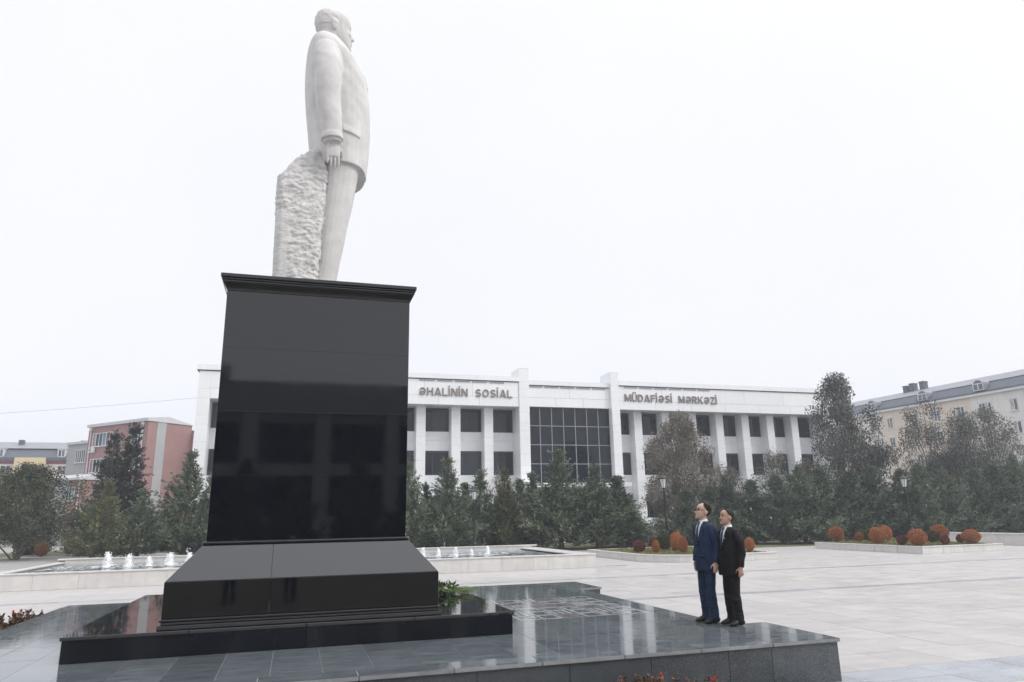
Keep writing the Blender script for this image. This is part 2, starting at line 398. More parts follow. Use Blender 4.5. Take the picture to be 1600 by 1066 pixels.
plaza = bpy.data.objects.new('plaza', None); COL.objects.link(plaza); plaza['kind'] = 'structure'
plaza['label'] = 'pale stone slab paving of the memorial plaza'
PLAT = (-4.45, 8.4, 7.0, 17.8); POOL = (-10.0, 29.6, 12.65, 37.9)
BEDR = (30.3, 29.45, 35.85, 37.3); BEDL = (15.95, 30.0, 22.2, 38.4)
def inside(x0, y0, x1, y1, b): return x0 > b[0] and x1 < b[2] and y0 > b[1] and y1 < b[3]
Rt = _m.to_3x3().transposed()
def in_view(p, pad=.03):
    q = Rt @ (Vector(p) - Vector((0, 0, 2.16)))
    if q.z > -0.3: return False
    u, v = q.x / -q.z * 1103.4 / 800, q.y / -q.z * 1103.4 / 533
    return abs(u) < 1 + pad and abs(v) < 1 + pad
rows = []
def fill(y0, y1, h):
    n = max(1, round((y1 - y0) / h)); d = (y1 - y0) / n
    for i in range(n): rows.append((y0 + i * d, y0 + (i + 1) * d, 'plaza'))
fill(-6, 7.6, 1.04); rows.append((7.6, 8.2, 'band_pale')); rows.append((8.2, 8.8, 'band_pale')); fill(8.8, 17.85, 1.04)
rows.append((17.85, 18.2, 'band')); fill(18.2, 24.45, 1.04); rows.append((24.45, 24.8, 'band')); fill(24.8, 44.4, 1.04)
slabs = []
SW = .91; G = .004
for (y0, y1, mm) in rows:
    k = 0
    x = -16.0
    while x < 46:
        x1 = x + SW
        if mm != 'plaza': x1 = x + SW * 1.5
        if not any(inside(x, y0, x1, y1, b) for b in (PLAT, POOL, BEDR, BEDL)):
            slabs.append((x, y0, x1, y1, mm))
        x = x1
seen = []
for i, (x0, y0, x1, y1, mm) in enumerate(slabs):
    c = ((x0 + x1) / 2, (y0 + y1) / 2, 0)
    if in_view(c) and not (PLAT[0] - .4 < c[0] < PLAT[2] and c[1] < 21 and c[0] < 7): seen.append((c[0] ** 2 + c[1] ** 2, i))
seen.sort(); near = set(i for _, i in seen[:290])
rest = {'plaza': MB(), 'band': MB(), 'band_pale': MB()}
for i, (x0, y0, x1, y1, mm) in enumerate(slabs):
    z = -random.random() * .0015
    if i in near:
        o = pbox('paving_slab', mm, x0 + G, y0 + G, z - .011, x1 - G, y1 - G, z, plaza)
        o.rotation_euler = (random.uniform(-1, 1) * .0008, random.uniform(-1, 1) * .0008, 0)
    else:
        rest[mm].box(x0 + G, y0 + G, z - .011, x1 - G, y1 - G, z)
for mm, mb in rest.items():
    if not mb.v: continue
    o = mb.build('distant_paving', mm, plaza); o['kind'] = 'stuff'

# ------------------------------------------------------------------ memorial platform
plat = thing('memorial_platform', 'grey polished granite platform under the black pedestal and the two men', 'platform', (0, 0, 0))
PX0, PX1, PXL, PY0, PY1, ZP = -4.45, 6.4, 7.0, 8.4, 17.8, .53
core = MB().box(PX0 + .05, PY0 + .05, -.02, PX1 - .03, PY1 - .05, ZP - .007)
core.box(PX1 - .03, PY0 + .05, -.02, PXL - .05, 9.97, ZP - .007).box(PX1 - .03, 16.2, -.02, PXL - .05, PY1 - .05, ZP - .007)
core.build('core', 'grout', plat)
TIER = (-2.65, 10.42, 3.14, 15.8)
def slab_grid(x0, x1, y0, y1, w, h, zt, th, m, parent, name, skip=None):
    nx = max(1, round((x1 - x0) / w)); ny = max(1, round((y1 - y0) / h)); dx = (x1 - x0) / nx; dy = (y1 - y0) / ny
    for i in range(nx):
        for j in range(ny):
            a, b, c, d = x0 + i * dx, y0 + j * dy, x0 + (i + 1) * dx, y0 + (j + 1) * dy
            if skip and inside(a, b, c, d, skip): continue
            o = pbox(name, m, a + .0023, b + .0023, zt - th, c - .0023, d - .0023, zt - random.random() * .0004, parent)
            o.location.z = zt - th - random.random() * .0008
            o.rotation_euler = (random.uniform(-1, 1) * .0009, random.uniform(-1, 1) * .0009, 0)
EC = .34   # width of the edge coping stones
slab_grid(PX0 + EC, PX1 - EC, PY0 + EC, PY1 - EC, .55, 1.1, ZP, .0065, 'slab', plat, 'paving_slab', TIER)
slab_grid(PX1 - EC + .004, PXL - EC, PY0 + EC, 9.62, .7, .6, ZP, .0065, 'slab', plat, 'paving_slab')
slab_grid(PX1 - EC + .004, PXL - EC, 16.5, PY1 - EC, .7, .6, ZP, .0065, 'slab', plat, 'paving_slab')
def run(x0, y0, x1, y1, n, axis, z0, z1, m, name, gap=.003, bev=.006):
    for i in range(n):
        if axis == 'x':
            d = (x1 - x0) / n; o = coping_piece(name, x0 + i * d + gap, y0, z0, x0 + (i + 1) * d - gap, y1, z1, plat, bev)
        else:
            d = (y1 - y0) / n; o = coping_piece(name, x0, y0 + i * d + gap, z0, x1, y0 + (i + 1) * d - gap, z1, plat, bev)
CT = .045
run(PX0, PY0 - .03, PXL + .03, PY0 + EC, 11, 'x', ZP - CT, ZP + .001, 'coping', 'coping_stone')
run(PX0, PY1 - EC, PXL + .03, PY1 + .03, 11, 'x', ZP - CT, ZP + .001, 'coping', 'coping_stone')
run(PX0 - .03, PY0 + EC, PX0 + EC, PY1 - EC, 8, 'y', ZP - CT, ZP + .001, 'coping', 'coping_stone')
run(PX1 - EC, 9.97, PX1 + .02, 16.2, 6, 'y', ZP - CT, ZP + .001, 'coping', 'coping_stone')
run(PXL - EC, PY0 + EC, PXL + .03, 9.99, 2, 'y', ZP - CT, ZP + .0005, 'coping', 'coping_stone')
run(PXL - EC, 16.17, PXL + .03, PY1 - EC, 2, 'y', ZP - CT, ZP + .0005, 'coping', 'coping_stone')
run(PX1 - EC, 9.62, PXL - EC, 9.99, 1, 'x', ZP - CT, ZP, 'coping', 'coping_stone')
run(PX1 - EC, 16.17, PXL - EC, 16.5, 1, 'x', ZP - CT, ZP, 'coping', 'coping_stone')
# facing slabs of the sides, uneven widths, pale mortar in the joints
def facing(axis, a0, a1, fixed, out):
    a = a0
    while a < a1 - .01:
        w = random.uniform(.62, 1.15); b = min(a1, a + w)
        if a1 - b < .3: b = a1
        g = random.uniform(.002, .006)
        if axis == 'x': pbox('facing_slab', 'slab_side', a + g, min(fixed, fixed + out), 0, b - g, max(fixed, fixed + out), ZP - CT - .002, plat)
        else: pbox('facing_slab', 'slab_side', min(fixed, fixed + out), a + g, 0, max(fixed, fixed + out), b - g, ZP - CT - .002, plat)
        a = b
facing('x', PX0, PXL, PY0 + .05, -.05); facing('x', PX0, PXL, PY1 - .05, .05)
facing('y', PY0 + .05, 9.97, PXL - .05, .05); facing('y', 16.2, PY1 - .05, PXL - .05, .05); facing('y', PY0 + .05, PY1 - .05, PX0 + .05, -.05)
facing('x', PX1 + .02, PXL - .05, 9.97, .02); facing('x', PX1 + .02, PXL - .05, 16.2, -.02)
for i, z in enumerate((.36, .18)):
    for j in range(5):
        y0 = 10.0 + j * 1.234
        pbox('step', 'coping', PX1 - .02 + .3 * i, y0 + .002, 0 if i else .0, PX1 + .29 + .3 * i, y0 + 1.23, z, plat, .006)
# pale ornament laid into the floor before the pedestal
ZI = ZP + .0025
def bar(x0, y0, x1, y1, m='inlay'):
    pbox('inlay_strip', m, x0, y0, ZP - .01, x1, y1, ZI, plat)
IX0, IX1, IY0, IY1 = 3.62, 5.98, 11.7, 14.6
rnd = random.Random(11)
nx_, ny_ = 6, 6
cw, ch = (IX1 - IX0) / nx_, (IY1 - IY0) / ny_
t_ = .055
for i in range(nx_):
    for j in range(ny_):
        x, y = IX0 + i * cw, IY0 + j * ch; X_, Y_ = x + cw - .03, y + ch - .03
        q = (i * 2 + j * 3 + (i * j) % 2) % 4; m_ = 'inlay_pink' if rnd.random() < .15 else 'inlay'
        if q == 0:      # hooked meander
            bar(x, y, X_, y + t_, m_); bar(x, y + t_ + .001, x + t_, Y_, m_); bar(x + t_ + .001, Y_ - t_, X_, Y_, m_); bar(X_ - t_, y + ch * .42, X_, Y_ - t_ - .001, m_); bar(x + cw * .42, y + ch * .42, X_ - t_ - .001, y + ch * .42 + t_, m_)
        elif q == 1:    # three bars
            for k in range(4): bar(x, y + k * ch * .25, X_, y + k * ch * .25 + t_, m_)
        elif q == 2:    # frame round a dark lozenge
            bar(x, y, X_, y + t_, m_); bar(x, Y_ - t_, X_, Y_, m_); bar(x, y + t_ + .001, x + t_, Y_ - t_ - .001, m_); bar(X_ - t_, y + t_ + .001, X_, Y_ - t_ - .001, m_)
        else:
            for k in range(3): bar(x + k * cw * .33, y, x + k * cw * .33 + t_ * 1.2, Y_, m_)
# ------------------------------------------------------------------ black pedestal
ped = thing('statue_pedestal', 'tall polished black granite pedestal carrying the white statue', 'pedestal', (0, 0, 0))
tx0, ty0, tx1, ty1 = TIER; ZT = .84
MB().box(tx0 + .06, ty0 + .06, ZP - .01, tx1 - .06, ty1 - .06, ZT - .03).build('step_core', 'black', ped)
def ring_facing(name, x0, y0, x1, y1, z0, z1, th, nx, ny, m, bev=.004, g=.0015):
    for i in range(nx):
        d = (x1 - x0) / nx
        for y in (y0, y1 - th): pbox(name, m, x0 + i * d + g, y, z0, x0 + (i + 1) * d - g, y + th, z1, ped, bev)
    for j in range(ny):
        d = (y1 - y0 - 2 * th) / ny
        for x in (x0, x1 - th): pbox(name, m, x, y0 + th + j * d + g, z0, x + th, y0 + th + (j + 1) * d - g, z1, ped, bev)
ring_facing('step_riser', tx0 + .02, ty0 + .02, tx1 - .02, ty1 - .02, ZP + .001, ZT - .045, .045, 4, 4, 'black')
def ped_grid(x0, x1, y0, y1, nx, ny, zt, th, name):
    dx, dy = (x1 - x0) / nx, (y1 - y0) / ny
    for i in range(nx):
        for j in range(ny):
            o = pbox(name, 'black', x0 + i * dx + .0015, y0 + j * dy + .0015, zt - th, x0 + (i + 1) * dx - .0015, y0 + (j + 1) * dy - .0015, zt, ped, .005)
            o.rotation_euler = (random.uniform(-1, 1) * .0006, random.uniform(-1, 1) * .0006, 0)
ped_grid(tx0, tx1, ty0, ty1, 4, 4, ZT, .045, 'step_slab')
cx, cy = .245, 13.1
def rbox(mb, hx, hy, z0, z1, HX=None, HY=None):
    mb.frustum(cx - hx, cy - hy, cx + hx, cy + hy, z0, cx - (HX or hx), cy - (HY or hy), cx + (HX or hx), cy + (HY or hy), z1); return mb
def pstack(name, m, *secs, bev=.008):
    mb = MB()
    for s in secs: rbox(mb, *s)
    return mb.build(name, m, ped, bevel=bev)
pstack('plinth_moulding', 'black', (1.84, 2.61, ZT + .0, .90), bev=.012)
pstack('plinth_moulding', 'black', (1.80, 2.57, .902, .935), bev=.006)
pstack('plinth_moulding', 'black', (1.825, 2.595, .937, .972), bev=.014)
# base block in two stones per long side, split by a pale joint
g = .0005
for xa, xb in ((cx - 1.805, -.246 - g), (-.246 + g, cx + 1.805)):
    hx = (xb - xa)
    MB().box(xa, cy - 2.55, .974, xb, cy + 2.55, 1.425).build('base_stone', 'black', ped, bevel=.006)
mb = MB()
MB().frustum(cx - 1.80, cy - 2.548, -.246 - g, cy + 2.548, 1.427, cx - 1.42, cy - 2.15, -.246 - g, cy + 2.15, 1.865).build('sloped_stone', 'black', ped, bevel=.004)
MB().frustum(-.246 + g, cy - 2.548, cx + 1.80, cy + 2.548, 1.427, -.246 + g, cy - 2.15, cx + 1.42, cy + 2.15, 1.865).build('sloped_stone', 'black', ped, bevel=.004)
for s in (0,):
    b = pstack('torus_moulding', 'black', (1.435, 2.165, 1.867, 1.915), bev=.022)
BZ = [1.917, 2.824, 3.752, 4.695, 5.58]
for i in range(4):
    pstack('granite_course', 'black', (1.385, 2.10, BZ[i] + .0009, BZ[i + 1] - .0009), bev=.002)
MB().box(cx - 1.375, cy - 2.09, 1.9, cx + 1.375, cy + 2.09, 5.6).build('core', 'black_edge', ped)
pstack('cornice_stone', 'black', (1.388, 2.103, 5.583, 5.705, 1.445, 2.16), bev=.005)
pstack('cornice_moulding', 'black', (1.455, 2.17, 5.707, 5.735), bev=.006)
pstack('cornice_moulding', 'black', (1.468, 2.183, 5.737, 5.768), bev=.01)
pstack('cornice_moulding', 'black', (1.482, 2.205, 5.77, 5.83), bev=.008)
ZS = 5.83
# ------------------------------------------------------------------ sky box air and fountain pool
haze_m = bpy.data.materials.new('haze_air'); haze_m.use_nodes = True
hn = haze_m.node_tree; hn.nodes.clear()
ho = hn.nodes.new('ShaderNodeOutputMaterial'); pv = hn.nodes.new('ShaderNodeVolumePrincipled')
pv.inputs['Color'].default_value = (.88, .93, 1.0, 1); pv.inputs['Density'].default_value = .0009; pv.inputs['Anisotropy'].default_value = .1
hn.links.new(pv.outputs[0], ho.inputs['Volume']); M['haze'] = haze_m
hz = MB().box(-430, -170, -1.6, 430, 430, 24.5).build('haze', 'haze'); hz['kind'] = 'stuff'; hz['label'] = 'thin pale mist over the plaza'
hz.visible_shadow = True

pool = thing('fountain_pool', 'long white marble fountain pool behind the black pedestal', 'fountain', (0, 0, 0))
fx0, fy0, fx1, fy1 = POOL; ZR = .58
MB().box(fx0 + .02, fy0 + .03, -.02, fx1 - .02, fy0 + .28, ZR - .05).box(fx0 + .02, fy1 - .28, -.02, fx1 - .02, fy1 - .03, ZR + .08) \
    .box(fx0 + .02, fy0 + .28, -.02, fx0 + .28, fy1 - .28, ZR - .05).box(fx1 - .28, fy0 + .28, -.02, fx1 - .02, fy1 - .28, ZR - .05) \
    .box(fx0 + .28, fy0 + .28, -.02, fx1 - .28, fy1 - .28, .05).build('basin', 'plaza_joint', pool)
def prun(x0, y0, x1, y1, n, axis, z0, z1, name, m='marble', g=.002, bev=.006, par=None):
    for i in range(n):
        if axis == 'x':
            d = (x1 - x0) / n; pbox(name, m, x0 + i * d + g, y0, z0, x0 + (i + 1) * d - g, y1, z1, par or pool, bev)
        else:
            d = (y1 - y0) / n; pbox(name, m, x0, y0 + i * d + g, z0, x1, y0 + (i + 1) * d - g, z1, par or pool, bev)
prun(fx0, fy0, fx1, fy0 + .03, 16, 'x', 0, ZR - .052, 'marble_panel')
prun(fx1 - .02, fy0 + .03, fx1 + .01, fy1, 6, 'y', 0, ZR - .052, 'marble_panel')
prun(fx0 - .01, fy0 + .03, fx0 + .02, fy1, 6, 'y', 0, ZR - .052, 'marble_panel')
prun(fx0 + .28, fy1 - .31, fx1 - .28, fy1 - .282, 16, 'x', .3, ZR + .08, 'marble_panel')
prun(fx0 - .02, fy0 - .03, fx1 + .03, fy0 + .31, 16, 'x', ZR - .05, ZR, 'coping_stone')
prun(fx0 - .02, fy1 - .34, fx1 + .03, fy1 + .02, 16, 'x', ZR + .082, ZR + .14, 'coping_stone')
prun(fx0 - .02, fy0 + .31, fx0 + .31, fy1 - .34, 6, 'y', ZR - .05, ZR, 'coping_stone')
prun(fx1 - .9, fy0 + .31, fx1 + .03, fy1 - .34, 6, 'y', ZR - .05, ZR, 'coping_stone')
wv = MB(); n = 60
nxw, nyw = 110, 40
vs = [(fx0 + .3 + (fx1 - fx0 - .6) * i / nxw, fy0 + .3 + (fy1 - fy0 - .6) * j / nyw,
       .485 + .022 * mnoise.noise(Vector((i * .35, j * .6, 0)))) for j in range(nyw + 1) for i in range(nxw + 1)]
fs = [(j * (nxw + 1) + i, j * (nxw + 1) + i + 1, (j + 1) * (nxw + 1) + i + 1, (j + 1) * (nxw + 1) + i) for j in range(nyw) for i in range(nxw)]
wv.add(vs, fs); wv.build('water', 'water', pool, smooth=True)
# foam flecks on the water round the jets
rf = random.Random(3); fm = MB()
for k in range(1500):
    x = rf.uniform(-9.2, 9.9); y = 33.3 + rf.gauss(0, .9)
    s = rf.uniform(.02, .11); a = rf.random() * PI
    dx, dy = math.cos(a) * s * 1.8, math.sin(a) * s
    z = .512 + rf.random() * .012
    fm.add([(x - dx, y - dy * .4, z), (x + dy * .5, y - dx * .4, z + .006), (x + dx, y + dy * .4, z), (x - dy * .5, y + dx * .4, z + .004)], [(0, 1, 2, 3)])
o = fm.build('foam_flecks', 'foam', pool); o['kind'] = 'stuff'
def jet_mesh(seed, h):
    rr = random.Random(seed); mb = MB()
    prof = [(.20, 0), (.17, .06), (.135, .16), (.12, .3), (.115, .45), (.10, .6), (.085, .74), (.06, .88), (.015, 1.0)]
    rings = []
    for i, (r, z) in enumerate(prof):
        rings.append([(r * math.cos(2 * PI * k / 12) * rr.uniform(.65, 1.3), r * math.sin(2 * PI * k / 12) * rr.uniform(.65, 1.3), z * h + rr.uniform(-.02, .02)) for k in range(12)])
    mb.rings(rings)
    for k in range(170):
        z = rr.random(); r = (.22 - .12 * z) * rr.uniform(.6, 1.25); a = rr.random() * 2 * PI; s = rr.uniform(.007, .022)
        mb.ball((r * math.cos(a), r * math.sin(a), z * h * rr.uniform(.7, 1.1)), (s, s, s * 1.7), 3)
    return mb.mesh('jet', 'foam', True)
jets = [jet_mesh(s, h) for s, h in ((1, .62), (2, .56), (3, .5), (4, .58))]
jl = ['first white water jet at the far left of the pool', 'second white water jet from the left end of the pool', 'third water jet from the left, lower than its neighbours',
      'fourth water jet from the left, near the pedestal', 'water jet half hidden by the left flank of the black pedestal',
      'water jet rising just right of the black pedestal base', 'second water jet to the right of the pedestal', 'broad middle jet of the five right of the pedestal',
      'fourth water jet to the right of the pedestal', 'last water jet at the right end of the row']
jx = [-7.1, -6.33, -5.57, -4.8, -4.05, 5.75, 6.46, 7.26, 8.02, 8.78]
for i, x in enumerate(jx):
    o = part('water_jet', jets[(i * 3 + (i // 4)) % 4], None, (x, 33.3, .5), rf.random() * 6)
    s = (1.0, .88, .8, .95, .9, .68, .6, .76, .56, .7)[i]
    o.scale = (s * .9, s * .9, s * .96)
    tag(o, jl[i], 'water jet', 'fountain jets in the pool')
# ------------------------------------------------------------------ white office building
off = thing('office_building', 'long white clad three storey office building with lettering and a dark glass entrance bay', 'building', (0, 0, 0))
YF, YP, YW = 61.0, 62.0, 63.2      # frieze face, pier face, window plane
MB().box(-7.85, YW + .12, 0, 53.3, 77, 14.2).build('body', 'soffit', off)
MB().box(-7.95, YW + .2, 14.2, 53.4, 77, 14.45).build('roof_slab', 'clad_joint', off)
def panels_x(x0, x1, z0, z1, yf, w, name='cladding_panel', th=.05, par=None, g=.010, m='clad'):
    n = max(1, round((x1 - x0) / w)); d = (x1 - x0) / n
    for i in range(n): pbox(name, m, x0 + i * d + g, yf, z0 + g, x0 + (i + 1) * d - g, yf + th, z1 - g, par or off)
def frieze(x0, x1, yf, z0, zt, mid, w):
    f = MB().box(x0 + .02, yf + .045, z0, x1 - .02, YW + .12, zt)
    fo = f.build('frieze', 'soffit', off)
    MB().box(x0 + .02, yf + .04, z0 + .02, x1 - .02, yf + .045, zt).build('joint_backing', 'clad_joint', fo)
    panels_x(x0, x1, z0, mid, yf, w * .8, par=fo); panels_x(x0, x1, mid, zt, yf, w, par=fo)
def parapet(x0, x1, yf, z0, z1, w):
    po = MB().box(x0, yf + .05, z0, x1, yf + 1.2, z1 - .03).build('parapet', 'soffit', off)
    panels_x(x0, x1, z0, z1, yf, w, 'parapet_panel', .05, po)
TW = ((19.2, 20.16), (28.38, 29.2))
frieze(-6.95, 19.2, YF, 11.95, 14.2, 12.79, 4.6); frieze(29.2, 52.4, YF, 11.95, 14.2, 12.79, 4.6)
parapet(-8.1, 19.2, YF - .12, 14.262, 14.72, 3.9); parapet(29.2, 53.6, YF - .12, 14.262, 14.72, 3.9)
MB().box(-8.05, YF - .06, 14.2, 19.2, YF + 1, 14.26).box(29.2, YF - .06, 14.2, 53.5, YF + 1, 14.26).box(20.16, YF + .3, 14.0, 28.38, YF + 1.3, 14.06).build('painted_shadow_line', 'frame_dark', off)  # dark strips put in as the shadow line under the parapets
frieze(20.16, 28.38, YF + .32, 12.05, 14.0, 12.9, 4.1)
parapet(20.16, 28.38, YF + .2, 14.062, 14.5, 4.1)
# end piers, flush with the frieze, and the two entrance towers
def stack(x0, x1, yf, yb, z0, z1, hs_, name):
    po = MB().box(x0 + .02, yf + .03, z0, x1 - .02, yb, z1 - .02).build(name, 'clad_joint', off)
    z = z0; k = 0
    while z < z1 - .05:
        h = hs_[k % len(hs_)]; k += 1; t = min(z1, z + h)
        if z1 - t < .35: t = z1
        pbox('cladding_panel', 'clad', x0, yf, z + .005, x1, yf + .05, t - .005, po)
        for xs in (x0, x1 - .03): pbox('cladding_panel', 'clad', xs, yf + .055, z + .005, xs + .03, yb, t - .005, po)
        z = t
    return po
stack(-7.9, -6.95, YF, YW + .1, 0, 14.2, (1.37, .75), 'end_pier')
stack(52.4, 53.35, YF, YW + .1, 0, 14.2, (1.37, .75), 'end_pier')
for a, b in TW:
    stack(a, b, YF - .1, YW + .1, 0, 15.5, (1.37, .75, .7, 1.0), 'entrance_tower')
    pbox('tower_cap', 'clad', a - .01, YF - .11, 15.502, b + .01, YW + .11, 15.54, off)
PL = [6.9, 3.83, .76, -2.31, -5.38]
piersL = sorted(PL + [9.97, 13.13, 16.17]); piersR = [31.17, 34.2, 37.18, 40.24, 43.25, 46.23, 49.2]
for x in piersL + piersR: stack(x, x + .82, YP, YW + .05, 1.1, 11.948, (1.25, .72, 1.37, .72), 'pier')
# bays: spandrel panels and windows between the piers
ZW = ((9.82, 11.93), (5.94, 8.09), (1.9, 4.05))
def win_mesh(w, h, split):
    fr = MB(); t = .07
    fr.box(0, 0, 0, w, .1, t).box(0, 0, h - t * 2.2, w, .1, h).box(0, 0, t, t, .1, h - t * 2.2).box(w - t, 0, t, w, .1, h - t * 2.2)
    for s in split: fr.box(s - .05, 0, t, s + .05, .1, h - t * 2.2)
    return fr
wk = {}
rw = random.Random(8)
def bay(x0, x1):
    for zi, (z0, z1) in enumerate(ZW):
        w = x1 - x0; h = z1 - z0
        k = (round(w, 2), round(h, 2))
        if k not in wk: wk[k] = win_mesh(w, h, (w * .38,)).mesh('window_frame', 'frame_dark')
        fo = part('window', wk[k], off, (x0, YW, z0))
        for a, b in ((.07, w * .38 - .05), (w * .38 + .05, w - .07)):
            p = pbox('pane', 'glass_blind' if rw.random() < (.5 if x0 < 30 else .2) else 'glass', a, .05, .07, b, .062, h - .155, fo)
            p.rotation_euler = (rw.uniform(-1, 1) * .004, 0, rw.uniform(-1, 1) * .006)
    for za, zb in ((8.09, 9.0), (9.0, 9.82), (4.05, 4.98), (4.98, 5.94), (1.1, 1.9)):
        pbox('spandrel_panel', 'clad', x0 + .004, YW - .04, za + .006, x1 - .004, YW + .1, zb - .006, off)
edges = [-6.95] + sum([[x, x + .82] for x in piersL], []) + [19.2]
for i in range(0, len(edges), 2):
    if edges[i + 1] - edges[i] > .5: bay(edges[i], edges[i + 1])
edges = [29.2] + sum([[x, x + .82] for x in piersR], []) + [52.4]
for i in range(0, len(edges), 2):
    if edges[i + 1] - edges[i] > .5: bay(edges[i], edges[i + 1])
# entrance bay: curtain wall of 7 x 4 panes, canopy, lobby
cwx = [20.2, 21.36, 22.51, 23.68, 24.85, 26.02, 27.19, 28.36]; cwz = [5.11, 6.85, 8.58, 10.32, 12.05]
cw = MB()
for x in cwx[1:-1]: cw.box(x - .03, 61.56, 5.11, x + .03, 61.7, 12.05)
for z in cwz[1:-1]:
    for i in range(7): cw.box(cwx[i] + .031, 61.57, z - .03, cwx[i + 1] - .031, 61.69, z + .03)
cwo = cw.build('curtain_wall', 'mullion', off)
for i in range(7):
    for j in range(4):
        p = pbox('pane', 'glass', cwx[i] + .02, 61.63, cwz[j] + .02, cwx[i + 1] - .02, 61.65, cwz[j + 1] - .02, cwo)
        p.rotation_euler = (rw.uniform(-1, 1) * .003, 0, rw.uniform(-1, 1) * .004)
MB().box(20.16, 61.9, 5.2, 28.38, YW + .12, 12.05).box(20.16, YW - .2, 1.1, 28.38, YW + .13, 4.6).build('lobby_wall', 'interior', off)
pbox('canopy', 'clad', 18.9, 58.0, 4.6, 28.6, 61.58, 4.97, off, .02)
MB().box(20.16, 61.6, 4.6, 28.38, YW, 5.1).build('canopy_beam', 'clad', off)
for x in (19.4, 27.6): pbox('canopy_column', 'clad', x, 58.3, 1.1, x + .5, 58.8, 4.598, off)
for i in range(4):
    fo = MB().box(21.3 + i * 1.6, 62.7, 1.1, 21.4 + i * 1.6, 62.9, 4.2).box(22.8 + i * 1.6, 62.7, 1.1, 22.88 + i * 1.6, 62.9, 4.2).box(21.4 + i * 1.6, 62.7, 4.1, 22.8 + i * 1.6, 62.9, 4.2).build('door', 'frame_dark', off)
    pbox('pane', 'glass', 21.41 + i * 1.6, 62.78, 1.12, 22.79 + i * 1.6, 62.8, 4.09, fo)
# terrace, steps
MB().box(-8.2, 60.4, 0, 53.6, YW + .1, 1.05).build('terrace', 'clad', off)
pbox('terrace_coping', 'step', 30.7, 60.32, 1.052, 53.65, 61.95, 1.098, off); pbox('terrace_coping', 'step', 18.8, 57.9, 1.052, 30.69, 62.7, 1.098, off)
MB().box(18.8, 58.0, 0, 29.4, 60.4, 1.05).build('landing', 'clad', off)
for i in range(6):
    pbox('step', 'step', 24.0, 56.1 + i * .32, 0, 29.9 - i * .28 + (1.2 if i < 2 else 0), 58.0 if i < 5 else 58.0, .175 * (i + 1), off)
for i in range(6):
    pbox('step', 'step', 29.41, 58.01 + .002 * i, 0, 31.2 - i * .3 + (1.6 if i < 2 else 0), 60.39, .175 * (6 - 5 + i) if i < 6 else 1.05, off)
# strip lights under the cornice
for x0, n, y in ((10.0, 5, YF - .03), (20.2, 5, YF + .29), (29.8, 6, YF - .03)):
    for i in range(n):
        pbox('strip_light', 'mullion', x0 + i * 1.6, y - .03, 14.05 if y < 61.2 else 13.86, x0 + i * 1.6 + 1.38, y + .02, 14.15 if y < 61.2 else 13.96, off)
# lettering
def _arc(cx_, cy_, rx, ry, a0, a1, n=10): return [(cx_ + rx * math.cos(R(a0 + (a1 - a0) * k / n)), cy_ + ry * math.sin(R(a0 + (a1 - a0) * k / n))) for k in range(n + 1)]
ST = .148; _h = ST / 2
GLY = {   # advance width, strokes (centre lines) with True for a closed ring
 'H': (.74, [[(_h, 0), (_h, 1)], [(.74 - _h, 0), (.74 - _h, 1)], [(ST, .53), (.74 - ST, .53)]]),
 'A': (.84, [[(.09, 0), (.40, 1)], [(.44, 1), (.75, 0)], [(.20, .27), (.64, .27)]]),
 'L': (.62, [[(_h, 0), (_h, 1)], [(ST, _h), (.62, _h)]]),
 '\u0130': (.20, [[(_h, 0), (_h, 1)], [(_h, 1.13), (_h, 1.31)]]),
 'N': (.76, [[(_h, 0), (_h, 1)], [(.76 - _h, 0), (.76 - _h, 1)], [(.12, .95), (.64, .05)]]),
 'M': (.92, [[(_h, 0), (_h, 1)], [(.92 - _h, 0), (.92 - _h, 1)], [(.12, .95), (.46, .10)], [(.46, .10), (.80, .95)]]),
 'O': (.86, [_arc(.43, .5, .335, .42, 0, 360, 24)]),
 'S': (.72, [_arc(.36, .715, .255, .205, 20, 265, 12) + _arc(.355, .29, .265, .21, 85, -160, 12)]),
 '\u00dc': (.74, [[(_h, 1), (_h, .36)] + _arc(.37, .36, .275, .275, 190, 350, 10) + [(.74 - _h, .36), (.74 - _h, 1)], [(.22, 1.13), (.22, 1.31)], [(.52, 1.13), (.52, 1.31)]]),
 'D': (.76, [[(_h, 0), (_h, 1)], [(ST, 1 - _h), (.34, 1 - _h)] + _arc(.34, .5, .325, .405, 88, -88, 14) + [(ST, _h)]]),
 'F': (.64, [[(_h, 0), (_h, 1)], [(ST, 1 - _h), (.64, 1 - _h)], [(ST, .52), (.58, .52)]]),
 'R': (.78, [[(_h, 0), (_h, 1)], [(ST, 1 - _h), (.44, 1 - _h)] + _arc(.44, .70, .21, .205, 85, -85, 10) + [(ST, .49)], [(.40, .45), (.68, 0)]]),
 'K': (.80, [[(_h, 0), (_h, 1)], [(.14, .40), (.68, 1)], [(.30, .56), (.71, 0)]]),
 'Z': (.68, [[(.03, 1 - _h), (.66, 1 - _h)], [(.60, .88), (.09, .12)], [(.02, _h), (.68, _h)]]),
 '\u018f': (.84, [_arc(.42, .5, .325, .41, 150, -165, 22), [(.10, .44), (.70, .44)]]),
}
